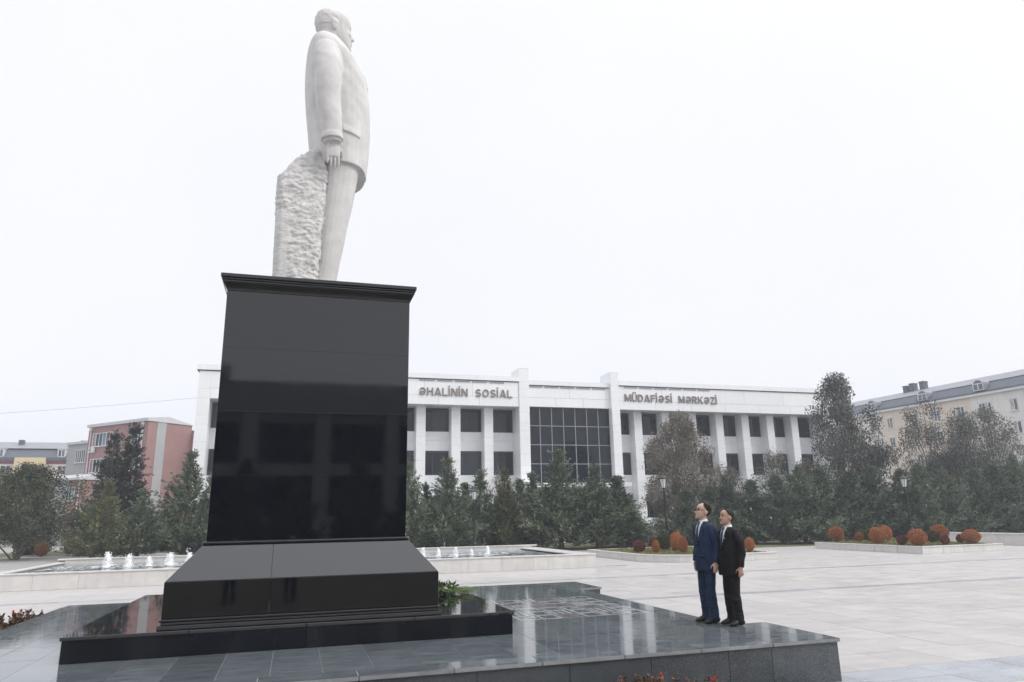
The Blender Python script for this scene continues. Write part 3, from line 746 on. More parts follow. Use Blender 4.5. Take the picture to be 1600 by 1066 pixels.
def stroke(mb, pts, w, y0, y1):
    n = len(pts); L_, R_ = [], []
    closed = n > 4 and math.hypot(pts[0][0] - pts[-1][0], pts[0][1] - pts[-1][1]) < 1e-4
    for i in range(n):
        a = pts[i - 1] if i else (pts[-2] if closed else pts[0]); b = pts[i + 1] if i < n - 1 else (pts[1] if closed else pts[-1])
        dx, dy = b[0] - a[0], b[1] - a[1]; l = math.hypot(dx, dy) or 1; nx, ny = -dy / l * w / 2, dx / l * w / 2
        L_.append((pts[i][0] + nx, pts[i][1] + ny)); R_.append((pts[i][0] - nx, pts[i][1] - ny))
    mb.rings([[(l[0], y0, l[1]), (l[0], y1, l[1]), (r_[0], y1, r_[1]), (r_[0], y0, r_[1])] for l, r_ in zip(L_, R_)], 0, not closed)
def letters(txt, x0, x1, z0, hcap):
    gap = .15; adv = sum((.42 if c == ' ' else GLY[c][0] + gap) for c in txt) - gap; sx_ = (x1 - x0) / adv; x = x0
    for c in txt:
        if c == ' ': x += .42 * sx_; continue
        w, strokes = GLY[c]; mb = MB()
        for k, pts in enumerate(strokes):
            stroke(mb, [(px * sx_, pz * hcap) for px, pz in pts], ST * hcap * 1.02, -.10 - .0015 * k, -.004)
        mb.build('letter', 'lettering', off, loc=(x, YF, z0)); x += (w + gap) * sx_
letters('\u018fHAL\u0130N\u0130N  SOS\u0130AL', 9.99, 18.53, 12.74, .70)
letters('M\u00dcDAF\u0130\u018fS\u0130  M\u018fRK\u018fZ\u0130', 29.8, 39.9, 12.75, .70)

# ------------------------------------------------------------------ generic far windows
def far_window(par, x, z, w, h, n, fm='white_frame', gm='glass_grey', y=-.06, rise=None, sill=True, open_mid=False):
    """a window on a wall in the XZ plane that looks to -Y (local); frame part with its panes as sub-parts"""
    k = ('fw', round(w, 2), round(h, 2), n, fm, sill)
    t = .07
    if k not in wk:
        f = MB().box(-.0, 0, 0, w, .12, t).box(0, 0, h - t, w, .12, h).box(0, 0, t, t, .12, h - t).box(w - t, 0, t, w, .12, h - t)
        for i in range(1, n): f.box(w * i / n - .04, 0, t, w * i / n + .04, .12, h - t)
        if sill: f.box(-.08, -.08, -.07, w + .08, .12, -.002)
        wk[k] = f.mesh('window', fm)
    fo = part('window', wk[k], par, (x, y, z))
    for i in range(n):
        a = t if i == 0 else w * i / n + .04; b = w - t if i == n - 1 else w * (i + 1) / n - .04
        pbox('pane', gm, a, .06, t, b, .075, h - t, fo)
    return fo
# ------------------------------------------------------------------ rose red building, turned 45 degrees
P0 = (-17.48, 95.0, 0); AR = -math.atan2(.7044, .7096)
red = thing('red_building', 'rose red block with white windows and a pale vertical stripe, left of the pedestal', 'building', P0, AR)
# local frame: -X runs along the window face away from the near corner, +Y along the striped face
HB = 14.42
MB().box(-11.85, 0, 0, 0, 6.15, HB).build('wall', 'red_wall', red)
MB().box(-11.5, 6.151, 0, 8, 12, HB - .6).build('rear_wing', 'red_wall', red)
MB().box(.0, 1.19, 0, .06, 2.42, HB - .02).build('pale_stripe', 'grey_wall', red)
rfm = MB(); rfm.rings([[(x, -.25, HB), (x, -.25, HB + .38), (x, 2.6, HB + .75), (x, 6.3, HB + .08), (x, 6.3, HB)] for x in (-12.0, .12)])
rfm.build('roof', 'pale_roof', red)
for x0, w, n, zs in ((-10.84, 4.15, 6, (11.9, 8.62, 5.3)), (-5.9, 0, 0, ()), (-3.0, 1.85, 3, (11.9, 8.6, 5.35))):
    for z in zs: far_window(red, x0, z, w, 1.7, n, 'white_frame', 'glass_blue' if z > 11 else 'glass_grey')
for x in (-.82, -11.25):
    MB().tube([(x, -.1, 0), (x, -.1, HB - .4)], [.07, .07], 8).box(x - .16, -.26, HB - .4, x + .16, -.003, HB - .1).build('drainpipe', 'pipe', red)
ac = MB().box(-10.9, -.42, 11.15, -9.95, -.12, 11.78).build('air_conditioner', 'white_frame', red)
MB().lathe([(.24, 0), (.24, .02)], 14, (0, 0, 0)).build('fan_grille', 'mullion', ac, loc=(-10.5, -.43, 11.46)).rotation_euler = (PI / 2, 0, 0)
gw = thing('grey_building', 'pale grey block with one white framed window between the red block and the far houses', 'building', P0, AR)
MB().box(-21.2, 3.0, 0, -11.86, 9, 13.0).build('wall', 'grey_wall', gw)
MB().box(-21.4, 2.8, 13.0, -11.86, 9.2, 13.35).build('roof_edge', 'pale_roof', gw)
far_window(gw, -19.15, 10.45, 2.2, 1.75, 5, 'white_frame', 'glass_grey', 2.94); far_window(gw, -19.15, 7.15, 2.2, 1.75, 5, 'white_frame', 'glass_grey', 2.94)
an = thing('low_annex', 'low annex with a pale sloping metal roof in front of the red block', 'building', P0, AR)
MB().box(-14.5, -5.0, 0, -6.2, -.002, 7.35).build('grey_wall', 'grey_wall', an)
MB().box(-6.199, -5.0, 0, -3.8, -.002, 7.35).build('red_wall', 'red_wall', an)
rfm = MB(); rfm.rings([[(x, -5.4, 7.35), (x, -5.4, 7.6), (x, -.3, 8.5), (x, -.3, 7.35)] for x in (-15, -3.6)]); rfm.build('roof', 'pale_roof', an)
far_window(an, -7.5, 4.95, 2.6, 1.75, 5, 'white_frame', 'glass_blue', -5.06)
MB().tube([(-4.0, -5.1, 0), (-4.0, -5.1, 7.3)], [.07, .07], 8).build('drainpipe', 'pipe', an)

# ------------------------------------------------------------------ far apartment house on the left
fl = thing('apartment_house', 'far pale apartment house with slate mansard roof and a yellow bay, at the left edge', 'building', (0, 130, 0))
MB().box(-62, 0, 0, -22, 11, 12.3).build('wall', 'cream', fl)
MB().box(-42.2, -.9, 0, -38.0, 0, 12.7).build('yellow_bay', 'yellow', fl)
mb = MB(); mb.rings([[(x, -.5, 12.3), (x, -.5, 12.75), (x, .7, 14.2), (x, 10.3, 14.2), (x, 11.5, 12.3)] for x in (-62.3, -21.7)]); mb.build('mansard_roof', 'slate', fl)
mb = MB(); mb.rings([[(x, .4, 14.22), (x, 5.5, 15.7), (x, 10.6, 14.22)] for x in (-62.3, -21.7)]); mb.build('upper_roof', 'slate_light', fl)
for xa, xb in ((-62, -42.25), (-37.95, -22)):
    MB().box(xa, -.06, 11.75, xb, 0, 12.2).box(xa, -.05, 10.55, xb, 0, 10.75).build('maroon_band', 'maroon', fl)
for x in (-47.7, -44.2, -36.4, -33.2, -29.5, -26): 
    for z in (10.1, 7.2, 4.3): far_window(fl, x, z, 1.4, 1.4, 2, 'white_frame', 'glass_grey')
far_window(fl, -41.3, 10.1, 1.5, 1.4, 2, 'white_frame', 'glass_grey', -.96); far_window(fl, -39.3, 9.1, 1.3, 1.3, 2, 'white_frame', 'glass_grey', -.96)
for x in (-45.1, -36.6, -29):
    d = MB().box(x, -.3, 12.76, x + 1.25, 1.0, 14.1).box(x - .1, -.4, 14.1, x + 1.35, 1.2, 14.2).build('dormer', 'pale_roof', fl)
    far_window(fl, x + .12, 12.85, 1.0, 1.15, 2, 'white_frame', 'glass_grey', -.42, sill=False)
for x in (-43.3, -34.4): MB().box(x, 3.2, 14.6, x + .7, 4.0, 15.85).build('chimney', 'slate', fl)

# ------------------------------------------------------------------ apartment house on the right
AZ = R(-4.0)
ar = thing('apartment_house', 'cream and peach apartment house with slate roof and arched dormers at the right edge', 'building', (84.0, 88.51, 0), R(-86.0))
# local: +X runs from the far corner towards the camera, -Y is the wall seen
HA = 16.85
def axseg(a, b, m, nm='wall'): MB().box(a, 0, 0, b, 12, HA - .35).build(nm, m, ar)
axseg(-14, 2.9, 'cream'); axseg(2.901, 17.2, 'peach'); axseg(17.201, 44, 'cream')
MB().box(-14.3, -.35, HA - .35, 44.3, 12.4, HA - .02).build('eaves_cornice', 'white_frame', ar)
MB().box(-14.4, -.42, HA - .018, 44.4, -.02, HA + .12).build('gutter', 'slate', ar)
mb = MB(); mb.rings([[(x, -.45, HA + .05), (x, -.3, HA + .25), (x, .9, HA + 1.45), (x, 11.3, HA + 1.45), (x, 12.5, HA)] for x in (-14.4, 44.4)]); mb.build('mansard_roof', 'slate', ar)
mb = MB(); mb.rings([[(x, .8, HA + 1.452), (x, 6.0, HA + 3.1), (x, 11.4, HA + 1.452)] for x in (-14.4, 44.4)]); mb.build('upper_roof', 'slate_light', ar)
FZ = [13.98 - 2.87 * k for k in range(5)]
for (x, w, n) in ((-7.5, 1.0, 2), (-3.6, 1.0, 2), (1.0, 1.05, 2), (3.85, .95, 2), (8.0, .95, 2), (11.6, 1.0, 2), (15.2, 1.0, 2), (18.25, 1.7, 4), (22.3, 1.0, 2), (26.5, 1.0, 2), (30, 1.7, 4), (34, 1.0, 2), (38, 1, 2)):
    for z in FZ:
        far_window(ar, x, z, w, 1.5, n, 'white_frame', 'glass_grey')
        if z > 5: pbox('window_surround', 'white_frame', x - .16, -.05, z + 1.56, x + w + .16, -.002, z + 1.72, ar)
for x in (-6.6, 1.3, 10.1, 18.4, 26.6, 35):
    arch = [(x - .1, .0)] + [(x + .62 - .72 * math.cos(PI * k / 10), .85 + .6 * math.sin(PI * k / 10)) for k in range(11)] + [(x + 1.34, .0)]
    mb = MB(); mb.rings([[(px, y, HA + .25 + pz) for px, pz in arch] for y in (-.55, 2.6)]); d = mb.build('dormer', 'slate_light', ar)
    fr = MB(); inner = [(x + .0, .05)] + [(x + .62 - .62 * math.cos(PI * k / 10), .83 + .52 * math.sin(PI * k / 10)) for k in range(11)] + [(x + 1.24, .05)]
    V = [(px, -.6, HA + .25 + pz) for px, pz in arch] + [(px, -.6, HA + .25 + pz) for px, pz in inner]
    V += [(a, -.56, c) for a, b, c in V]; n_ = len(arch)
    F = [(i, i + 1, n_ + i + 1, n_ + i) for i in range(n_ - 1)] + [(n_ + i, n_ + i + 1, 3 * n_ + i + 1, 3 * n_ + i) for i in range(n_ - 1)]
    fr.add(V, F); fr.box(x + .56, -.6, HA + .3, x + .68, -.555, HA + 1.1).box(x + .02, -.6, HA + 1.1, x + 1.22, -.555, HA + 1.2).box(x, -.6, HA + .25, x + 1.24, -.555, HA + .33)
    fr.build('dormer_frame', 'white_frame', d)
    g_ = MB(); g_.add([(px, -.565, HA + .25 + pz) for px, pz in inner], [tuple(range(len(inner)))]); g_.build('pane', 'glass_grey', d)
for x, h in ((3.0, .9), (4.15, 1.1), (5.9, 1.1)): MB().box(x, 5.2, HA + 2.6, x + .75, 6.1, HA + 2.9 + h).box(x - .06, 5.1, HA + 2.9 + h, x + .81, 6.2, HA + 3.0 + h).build('chimney', 'slate', ar)
MB().tube([(24.4, -.1, 0), (24.4, -.1, HA - .4)], [.08, .08], 8).build('drainpipe', 'pipe', ar)

# ------------------------------------------------------------------ building behind the camera, seen in the polished granite
fb = thing('facing_building', 'pale building mirrored in the polished front of the black pedestal', 'building', (0, -44, 0))
MB().box(-26, -14, 0, 30, -.6, 14.2).build('wall', 'grey_wall', fb)
MB().box(-26.2, -.6, 11.6, 30.2, .1, 14.4).build('frieze', 'grey_wall', fb)
MB().box(-10, -.4, 14.4, -6, .25, 15.8).build('tower', 'grey_wall', fb)
for x in (-22, -16.5, -11, -4, 2.2, 8.4, 14.6, 20.8, 27): MB().box(x - .6, -.59, 0, x + .6, 0, 11.6).build('pier', 'grey_wall', fb)
for x in (-21.4, -15.9, -9.6, -3.3, 2.9, 9.1, 15.3, 21.5):
    for z in (7.2, 2.6):
        f = MB()
        for k in range(4): f.box(x + k * 1.53, -.62, z, x + k * 1.53 + .1, -.5, z + 3.6)
        f.box(x + .11, -.61, z + 1.7, x + 4.58, -.52, z + 1.8).build('window', 'frame_dark', fb)
        pbox('pane', 'glass', x, -.598, z, x + 4.7, -.57, z + 3.6, fb)

# ------------------------------------------------------------------ overhead cable
pts = [(-40 + 32.0 * t, 62.2, 9.4 + 2.75 * t - 1.1 * math.sin(PI * t) * .4) for t in [i / 24 for i in range(25)]]
tag(MB().tube(pts, [.014] * 25, 5).build('overhead_cable', 'wire'), 'thin cable strung across the sky to the left corner of the white building', 'cable')

# ------------------------------------------------------------------ low white wall on the right
lw = thing('low_wall', 'low white marble wall running in from the right edge before the dark hedge', 'wall', (0, 0, 0))
MB().box(41.25, 22, -.02, 41.75, 38.4, .62).build('core', 'plaza_joint', lw)
prun(41.2, 22, 41.25, 38.45, 11, 'y', 0, .62, 'marble_panel', par=lw); prun(41.15, 22, 41.85, 38.5, 11, 'y', .622, .69, 'coping_stone', par=lw)
prun(41.25, 38.4, 41.8, 38.45, 1, 'x', 0, .62, 'marble_panel', par=lw)

# ------------------------------------------------------------------ flower beds
def bed(name, label, outline, h, cat='flower bed'):
    t = thing(name, label, cat, (0, 0, 0)); n = len(outline)
    ctr = Vector((sum(p[0] for p in outline) / n, sum(p[1] for p in outline) / n, 0))
    O = [Vector((p[0], p[1], 0)) for p in outline]
    def inset(d):
        res = []
        for i in range(n):
            a, b, c = O[i - 1], O[i], O[(i + 1) % n]
            d1 = (b - a).normalized(); d2 = (c - b).normalized()
            n1 = Vector((-d1.y, d1.x, 0)); n2 = Vector((-d2.y, d2.x, 0)); m_ = (n1 + n2).normalized()
            res.append(b + m_ * d / max(.4, m_.dot(n1)))
        return res
    I = inset(.24); C_ = inset(-.03)
    for i in range(n):
        j = (i + 1) % n
        segs = max(1, round((O[j] - O[i]).length / 1.5))
        for k in range(segs):
            a, b = k / segs + .0015, (k + 1) / segs - .0015
            p = [O[i].lerp(O[j], a), O[i].lerp(O[j], b), I[i].lerp(I[j], b), I[i].lerp(I[j], a)]
            q = [C_[i].lerp(C_[j], a), C_[i].lerp(C_[j], b), I[i].lerp(I[j], b), I[i].lerp(I[j], a)]
            mb_ = MB(); mb_.rings([[(v.x, v.y, z) for v in p] for z in (0, h - .05)]); mb_.build('kerb_stone', 'marble', t, bevel=.006)
            mb_ = MB(); mb_.rings([[(v.x, v.y, z) for v in q] for z in (h - .049, h)]); mb_.build('coping_stone', 'marble', t, bevel=.008)
    top = MB(); top.add([(v.x, v.y, h - .04) for v in I] + [(ctr.x, ctr.y, h + .08)], [(i, (i + 1) % n, n) for i in range(n)])
    top.build('soil', 'lawn', t)
    rr = np.random.default_rng(4); xs = [v.x for v in I]; ys = [v.y for v in I]
    N_ = 9000; P = np.stack([rr.uniform(min(xs), max(xs), N_), rr.uniform(min(ys), max(ys), N_), np.zeros(N_)], 1)
    keep = np.ones(N_, bool)
    for i in range(n):
        a, b = I[i], I[(i + 1) % n]
        keep &= ((b.x - a.x) * (P[:, 1] - a.y) - (b.y - a.y) * (P[:, 0] - a.x)) > 0
    P = P[keep]; dx = (P[:, 0] - ctr.x) / (max(xs) - min(xs)) * 2; dy = (P[:, 1] - ctr.y) / (max(ys) - min(ys)) * 2
    P[:, 2] = h - .05 + .1 * np.clip(1 - np.maximum(abs(dx), abs(dy)), 0, 1)
    D = rr.normal(0, .5, P.shape); D[:, 2] = 1; D = unit(D); W = rr.normal(0, 1, P.shape); W[:, 2] = 0; W = unit(W)
    V, F = leaf_quads(P, D, W, rr.uniform(.05, .12, len(P)), rr.uniform(.02, .05, len(P)))
    o_ = part('grass', np_mesh('grass', V, F, 'grass', rr.random(len(F))), t); o_['kind'] = 'stuff'
    return t
bed('flower_bed', 'rectangular white kerbed flower bed with rust coloured globe shrubs on the right', [(30.3, 29.45), (35.85, 29.6), (35.85, 37.3), (30.3, 37.3)], .37)
arc = [(15.95 + 2.4 * (1 - math.sin(a)), 30.0 + 2.4 * (1 - math.cos(a))) for a in [R(90 * k / 6) for k in range(7)]]
arc = list(reversed(arc))
bed('flower_bed', 'round ended white kerbed flower bed behind the two men, with a lamp post in it', arc + [(22.2, 30.0), (22.2, 38.4), (15.95, 38.4)], .34)
# ------------------------------------------------------------------ vegetation
def conifer_meshes(H, Rr, seed, nb=170, ns=42, power=.85, up=(18, 50), spread=.16, cone=.06, ragged=.22, spray=(.13, .27)):
    r = np.random.default_rng(seed)
    t = 1 - r.random(nb) ** .62 if False else r.random(nb) ** 1.35
    t = np.sort(np.clip(t, .0, .97)); az = np.arange(nb) * 2.39996 + r.normal(0, .35, nb)
    prof = (1 - t) ** power * (.86 + .14 * np.sin(t * 17 + seed)) * np.minimum(1, (t + cone) / .16) ** .5
    lob = 1 + .16 * np.sin(az * 2 + seed) + .12 * np.sin(az * 3 + t * 9 + seed * 2)
    Lb = Rr * prof * lob * np.clip(r.normal(1 - ragged * .3, ragged, nb), .5, 1.35) + .10
    el = np.radians(up[0] + (up[1] - up[0]) * t + r.normal(0, 9, nb))
    base = np.stack([np.zeros(nb), np.zeros(nb), .06 + t * H * .93], 1)
    dirb = np.stack([np.cos(az) * np.cos(el), np.sin(az) * np.cos(el), np.sin(el)], 1)
    ext = r.random(nb) < .12; Lb = np.where(ext, Lb * 1.22, Lb)
    npl = np.maximum(2, (ns * .16 * Lb / (Rr * .6)).astype(int)) ; pi = np.repeat(np.arange(nb), npl); m_ = len(pi)
    s = .22 + .78 * r.random(m_) ** .7
    PB = base[pi] + dirb[pi] * (s * Lb[pi])[:, None]; PB[:, 2] += .22 * Lb[pi] * s ** 2
    PB += r.normal(0, 1, (m_, 3)) * (spread * .55 * (1.2 - s) * np.minimum(1, Lb[pi] + .2))[:, None]
    pd = dirb[pi] + r.normal(0, .42, (m_, 3)); pd[:, 2] += .55; pd = unit(pd)
    pl = r.uniform(.30, .62, m_) * (H / 6) ** .5 * (1.1 - .4 * t[pi])
    nl = 16; uz = r.random(nl)
    PB = np.concatenate([PB, np.stack([r.normal(0, .05, nl), r.normal(0, .05, nl), H * (.84 + .13 * uz)], 1)])
    pdl = np.stack([r.normal(0, .35, nl), r.normal(0, .35, nl), np.ones(nl)], 1); pd = np.concatenate([pd, unit(pdl)])
    pl = np.concatenate([pl, np.full(nl, .42) * (1.15 - .5 * uz)]); pi = np.concatenate([pi, np.full(nl, nb - 1)]); m_ = len(pi)
    pl[:len(s)] *= 1 + .55 * np.clip((s - .7) / .3, 0, 1)
    kk = 18; idx = np.repeat(np.arange(m_), kk); n = len(idx); u = r.random(n)
    rad = r.normal(0, 1, (n, 3)); rad = unit(rad - pd[idx] * np.sum(rad * pd[idx], 1, keepdims=True))
    P = PB[idx] + pd[idx] * (u * pl[idx])[:, None] + rad * (.075 * (1.1 - u) * r.random(n))[:, None]
    P[:, 2] = np.maximum(P[:, 2], .03)
    D = unit(pd[idx] + rad * r.uniform(.3, .95, n)[:, None]); W = unit(np.cross(D, r.normal(0, 1, (n, 3))))
    L = r.uniform(spray[0] * .7, spray[1] * .85, n) * (1.05 - .3 * t[pi][idx]); wd = L * r.uniform(.26, .44, n)
    tone = np.clip(np.clip(r.normal(.42, .26, m_), 0, 1)[idx] + r.normal(0, .13, n), 0, 1)
    V, F = leaf_quads(P, D, W, L, wd)
    crown = np_mesh('crown', V, F, 'conifer', tone)
    mb = MB(); mb.tube([(0, 0, -.05), (0, 0, H * .5), (0, 0, H * .97)], [.06 + .012 * H, .04 + .006 * H, .01], 7)
    for k in range(0, nb, 3):
        b0 = Vector(base[k]); b1 = b0 + Vector(dirb[k]) * float(Lb[k] * .8)
        mb.tube([b0, b1], [.018, .006], 4, cap=False)
    return mb.mesh('trunk', 'bark'), crown
def with_mat(me, m):
    c = me.copy(); c.materials.clear(); c.materials.append(M[m]); return c
def tree(name, label, cat, meshes, loc, sc=(1, 1, 1), rot=0, group=None, m=None):
    t = thing(name, label, cat, loc, rot, group); t.scale = sc
    part('trunk', meshes[0], t); part('crown', m or meshes[1], t); return t

CM = [conifer_meshes(6.0, 1.8, s, nb=210, ns=46, power=1.22, ragged=.30, up=(14, 58)) for s in (1, 2, 3)]
CS = [conifer_meshes(5.0, 1.05, s, nb=140, ns=36, power=1.1, up=(20, 64)) for s in (4, 5)]
CH = [conifer_meshes(5.0, 1.85, s, nb=230, ns=46, power=.9, up=(12, 60), cone=.12, ragged=.26) for s in (6, 7, 8)]
CSP = [conifer_meshes(10.5, 1.35, s, nb=210, ns=40, power=.7, up=(-12, 30), ragged=.3, spray=(.2, .42)) for s in (9, 10)]
CY = [with_mat(CM[1][1], 'conifer_yellow'), with_mat(CS[0][1], 'conifer_yellow')]
CHm = [with_mat(c[1], 'conifer_hedge') for c in CH]; CSm = [with_mat(c[1], 'spruce') for c in CSP]
cg = 'conifers on the lawn behind the fountain pool'
rt = random.Random(21)
for (lab, ms, X, Y, H, Rr, col) in (
    ('conifer peeping out along the right edge of the pedestal, partly hidden by it', CM[2], 7.1, 47.0, 6.0, 1.35, None),
    ('small pointed conifer between the pedestal and the tall spire beneath the sign letters', CS[1], 8.5, 48.4, 4.4, .8, None),
    ('conifer with a tall spire standing under the first word of the sign', CM[0], 9.7, 47.0, 6.15, 1.6, None),
    ('short thin conifer between the tall spire and the middle lamp post', CS[0], 11.35, 49.0, 4.5, .85, None),
    ('slender conifer just right of the middle lamp post', CS[1], 12.2, 48.0, 5.3, 1.0, None),
    ('yellowish conifer left of the entrance tower, beside the leafless shrub', CM[1], 13.8, 47.5, 5.5, 1.3, CY[0]),
    ('small conifer in front of the left entrance tower', CS[0], 15.2, 48.6, 4.7, .95, None),
    ('narrow conifer at the left corner of the entrance canopy', CS[1], 16.2, 48.8, 5.2, 1.0, None),
    ('tallest conifer before the dark glass entrance bay, a broad dense cone', CM[0], 17.4, 46.5, 6.75, 2.0, None),
    ('second broad conifer before the glass bay, shorter and to the right', CM[2], 20.0, 46.3, 5.65, 1.75, None),
    ('ragged conifer with side branches at the steps of the building', CS[0], 22.1, 47.3, 4.85, 1.35, None),
    ('low bushy conifer beside the building steps, right of the broad pair', CS[1], 23.1, 47.9, 3.4, 1.4, None),
    ('yellow green conifer behind the left water jets, leftmost in front', CM[1], -11.7, 53.0, 4.95, 1.3, CY[0]),
    ('pale green conifer between the yellowish one and the big one by the pedestal', CM[2], -9.8, 54.0, 4.55, 1.3, CY[1] if False else None),
    ('big dark conifer at the left edge of the pedestal', CM[0], -7.0, 54.0, 7.1, 1.95, None),
    ('bushy conifer partly hidden by the left edge of the pedestal', CM[1], -5.5, 54.5, 5.6, 1.6, None)):
    Hm = 6.0 if ms in CM else 5.0; Rm = 1.75 if ms in CM else 1.0
    Rr *= 1.36
    tree('conifer', lab, 'conifer', ms, (X, Y, 0), (Rr / Rm, Rr / Rm, H / Hm), rt.random() * 6.28, cg, col)
hx = ((27.6, 47.4, 3.6), (29.3, 46.6, 4.0), (30.5, 46.0, 4.35), (31.9, 45.0, 4.5), (33.0, 44.2, 4.85), (34.8, 44.0, 5.0), (36.6, 43.6, 5.1), (38.4, 43.1, 4.95), (40.5, 43.0, 5.3), (42.4, 42.6, 4.9),
      (44.2, 42.2, 5.2), (46.5, 42.1, 5.0), (49.0, 42.0, 5.35), (51.5, 42.0, 5.1), (53.9, 42.0, 5.5))
hl = ('lowest conifer of the dense hedge, just right of the grey leafless tree', 'hedge conifer behind the grey leafless tree and the man in black', 'first full height hedge conifer right of the man in black',
      'hedge conifer right of the lone orange shrub, second beyond the man in black', 'dark pointed hedge conifer in front of the last windows of the white building',
      'hedge conifer below the right corner pier of the white building', 'hedge conifer above the leftmost orange globe of the right bed', 'hedge conifer at the foot of the tall grey green tree',
      'hedge conifer behind the pair of overlapping orange globes', 'hedge conifer just left of the right lamp post', 'hedge conifer just right of the right lamp post',
      'hedge conifer behind the nearest orange globe of the right bed', 'hedge conifer above the left end of the low white wall', 'last but one hedge conifer at the right edge', 'hedge conifer cut by the right edge of the picture')
for i, (X, Y, H) in enumerate(hx):
    tree('hedge_conifer', hl[i], 'conifer', CH[i % 3], (X, Y + rt.uniform(-.5, .5), 0), (1.02 + rt.random() * .2, 1.02 + rt.random() * .2, H / 5.0 * rt.uniform(.92, 1.12)), rt.random() * 6.28, 'dense hedge of conifers on the right', CHm[i % 3])
tree('spruce', 'narrow dark spruce in front of the red building, left of the pair', 'spruce', CSP[0], (-15.0, 68, 0), (.95, .95, 10.2 / 10.5), 1.0, 'dark spruces before the red building', CSm[0])
s2 = tree('spruce', 'taller leaning dark spruce in front of the red building, right of the pair', 'spruce', CSP[1], (-13.4, 68, 0), (1.15, 1.15, 10.9 / 10.5), 2.0, 'dark spruces before the red building', CSm[1])
s2.rotation_euler = (0, R(3.5), 2.0)
tree('spruce', 'small pointed spruce rising behind the broad shrub tree at the left edge', 'spruce', CSP[0], (-19.5, 66, 0), (.8, .8, 7.1 / 10.5), 3.0, None, CSm[0])

def broadleaf_meshes(H, Rr, seed, leafm, barkm='bark', nleaf=9000, trunk_h=.25, clumps=150, droop=.5, leaf=(.10, .2), csize=.5, twig=0, stems=1, zlow=.18, shape=1.0):
    r = np.random.default_rng(seed); rr = random.Random(seed)
    mb = MB(); tips = []
    def limb(p, d, L, rad, depth):
        pts = [p]; q = p.copy(); dd = d.copy()
        for k in range(3):
            dd = (dd + Vector((rr.gauss(0, .16), rr.gauss(0, .16), .10))).normalized(); q = q + dd * (L / 3); pts.append(q.copy())
        mb.tube(pts, [rad, rad * .8, rad * .62, rad * .45], 6 if depth < 2 else 4, cap=False)
        if depth >= 3: tips.append(q); tips.append(pts[2]); return
        for k in range(rr.choice((2, 3, 3))):
            a = rr.random() * 2 * PI; tilt = rr.uniform(.35, .85)
            ax = Vector((math.cos(a), math.sin(a), 0)); nd = (dd + ax * tilt).normalized()
            limb(pts[rr.choice((2, 3, 3))], nd, L * rr.uniform(.55, .8), rad * .5, depth + 1)
    for s in range(stems):
        a = 2 * PI * s / max(1, stems) + rr.random()
        lean = .0 if stems == 1 else .45
        limb(Vector((.15 * math.cos(a) * (stems > 1), .15 * math.sin(a) * (stems > 1), -.05)), Vector((lean * math.cos(a), lean * math.sin(a), 1)).normalized(), H * trunk_h, .045 * H ** .55 / (stems ** .4), 0)
    # crown clump centres inside an uneven envelope
    C_ = []
    while len(C_) < clumps:
        z = r.uniform(zlow, 1.0); tt = (z - zlow) / (1 - zlow)
        env = (math.sin(PI * min(1, tt * .92 + .08) ** .72)) ** .6 * shape + .05
        a = r.uniform(0, 2 * PI); rad = math.sqrt(r.random()) * Rr * env * (1 + .28 * math.sin(2 * a + seed) + .22 * math.sin(3 * a + z * 7 + seed))
        C_.append((rad * math.cos(a), rad * math.sin(a), z * H))
    for tp in tips:
        if tp.z > zlow * H: C_.append((tp.x, tp.y, tp.z))
    C_ = np.array(C_)
    # twigs joining clumps to a central axis
    for k in range(len(C_)):
        c = Vector(C_[k]); b = Vector((c.x * .35, c.y * .35, c.z * .72))
        mid = b.lerp(c, .55) + Vector((rr.gauss(0, .12), rr.gauss(0, .12), .1))
        mb.tube([b, mid, c], [.03, .02, .006], 4, cap=False)
        for j in range(twig):
            e_ = c + Vector((rr.gauss(0, csize), rr.gauss(0, csize), rr.gauss(0, csize * .8)))
            mb.tube([c.lerp(mid, rr.random()), e_], [.009, .003], 3, cap=False)
    w = r.random(len(C_)) + .3; idx = r.choice(len(C_), nleaf, p=w / w.sum())
    off_ = r.normal(0, 1, (nleaf, 3)); off_ *= (csize * r.random(nleaf) ** .4 / np.maximum(.4, np.linalg.norm(off_, axis=1)))[:, None]
    off_[:, 2] *= 1.15; off_[:, 2] -= droop * .25
    P = C_[idx] + off_; P[:, 2] = np.maximum(P[:, 2], .05)
    D = r.normal(0, .6, (nleaf, 3)); D[:, 2] -= droop; D = unit(D); W = unit(np.cross(D, r.normal(0, 1, (nleaf, 3))))
    L = r.uniform(*leaf, nleaf); V, F = leaf_quads(P, D, W, L, L * r.uniform(.3, .55, nleaf))
    tone = np.clip(np.clip(r.normal(.45, .2, len(C_)), 0, 1)[idx] + r.normal(0, .17, nleaf), 0, 1)
    return mb.mesh('trunk', barkm), np_mesh('crown', V, F, leafm, tone)
tree('deciduous_tree', 'big grey brown half bare tree in front of the white building, above the two men', 'tree',
     broadleaf_meshes(9.9, 3.4, 31, 'drybrown', 'bark_pale', nleaf=42000, clumps=260, twig=7, leaf=(.10, .2), csize=.55, droop=.7, zlow=.10), (29.0, 50, 0))
tree('deciduous_tree', 'smaller grey tree standing right beside the big half bare tree', 'tree',
     broadleaf_meshes(5.7, 1.7, 32, 'euca', 'bark_pale', nleaf=6000, clumps=80, twig=4, csize=.40, droop=.6), (33.4, 50, 0))
tree('deciduous_tree', 'grey leafless shrub with thin twigs between the conifers left of the entrance', 'tree',
     broadleaf_meshes(5.6, 1.15, 33, 'drybrown', 'bark_pale', nleaf=1500, clumps=70, twig=10, csize=.35, droop=.2), (14.6, 51.5, 0))
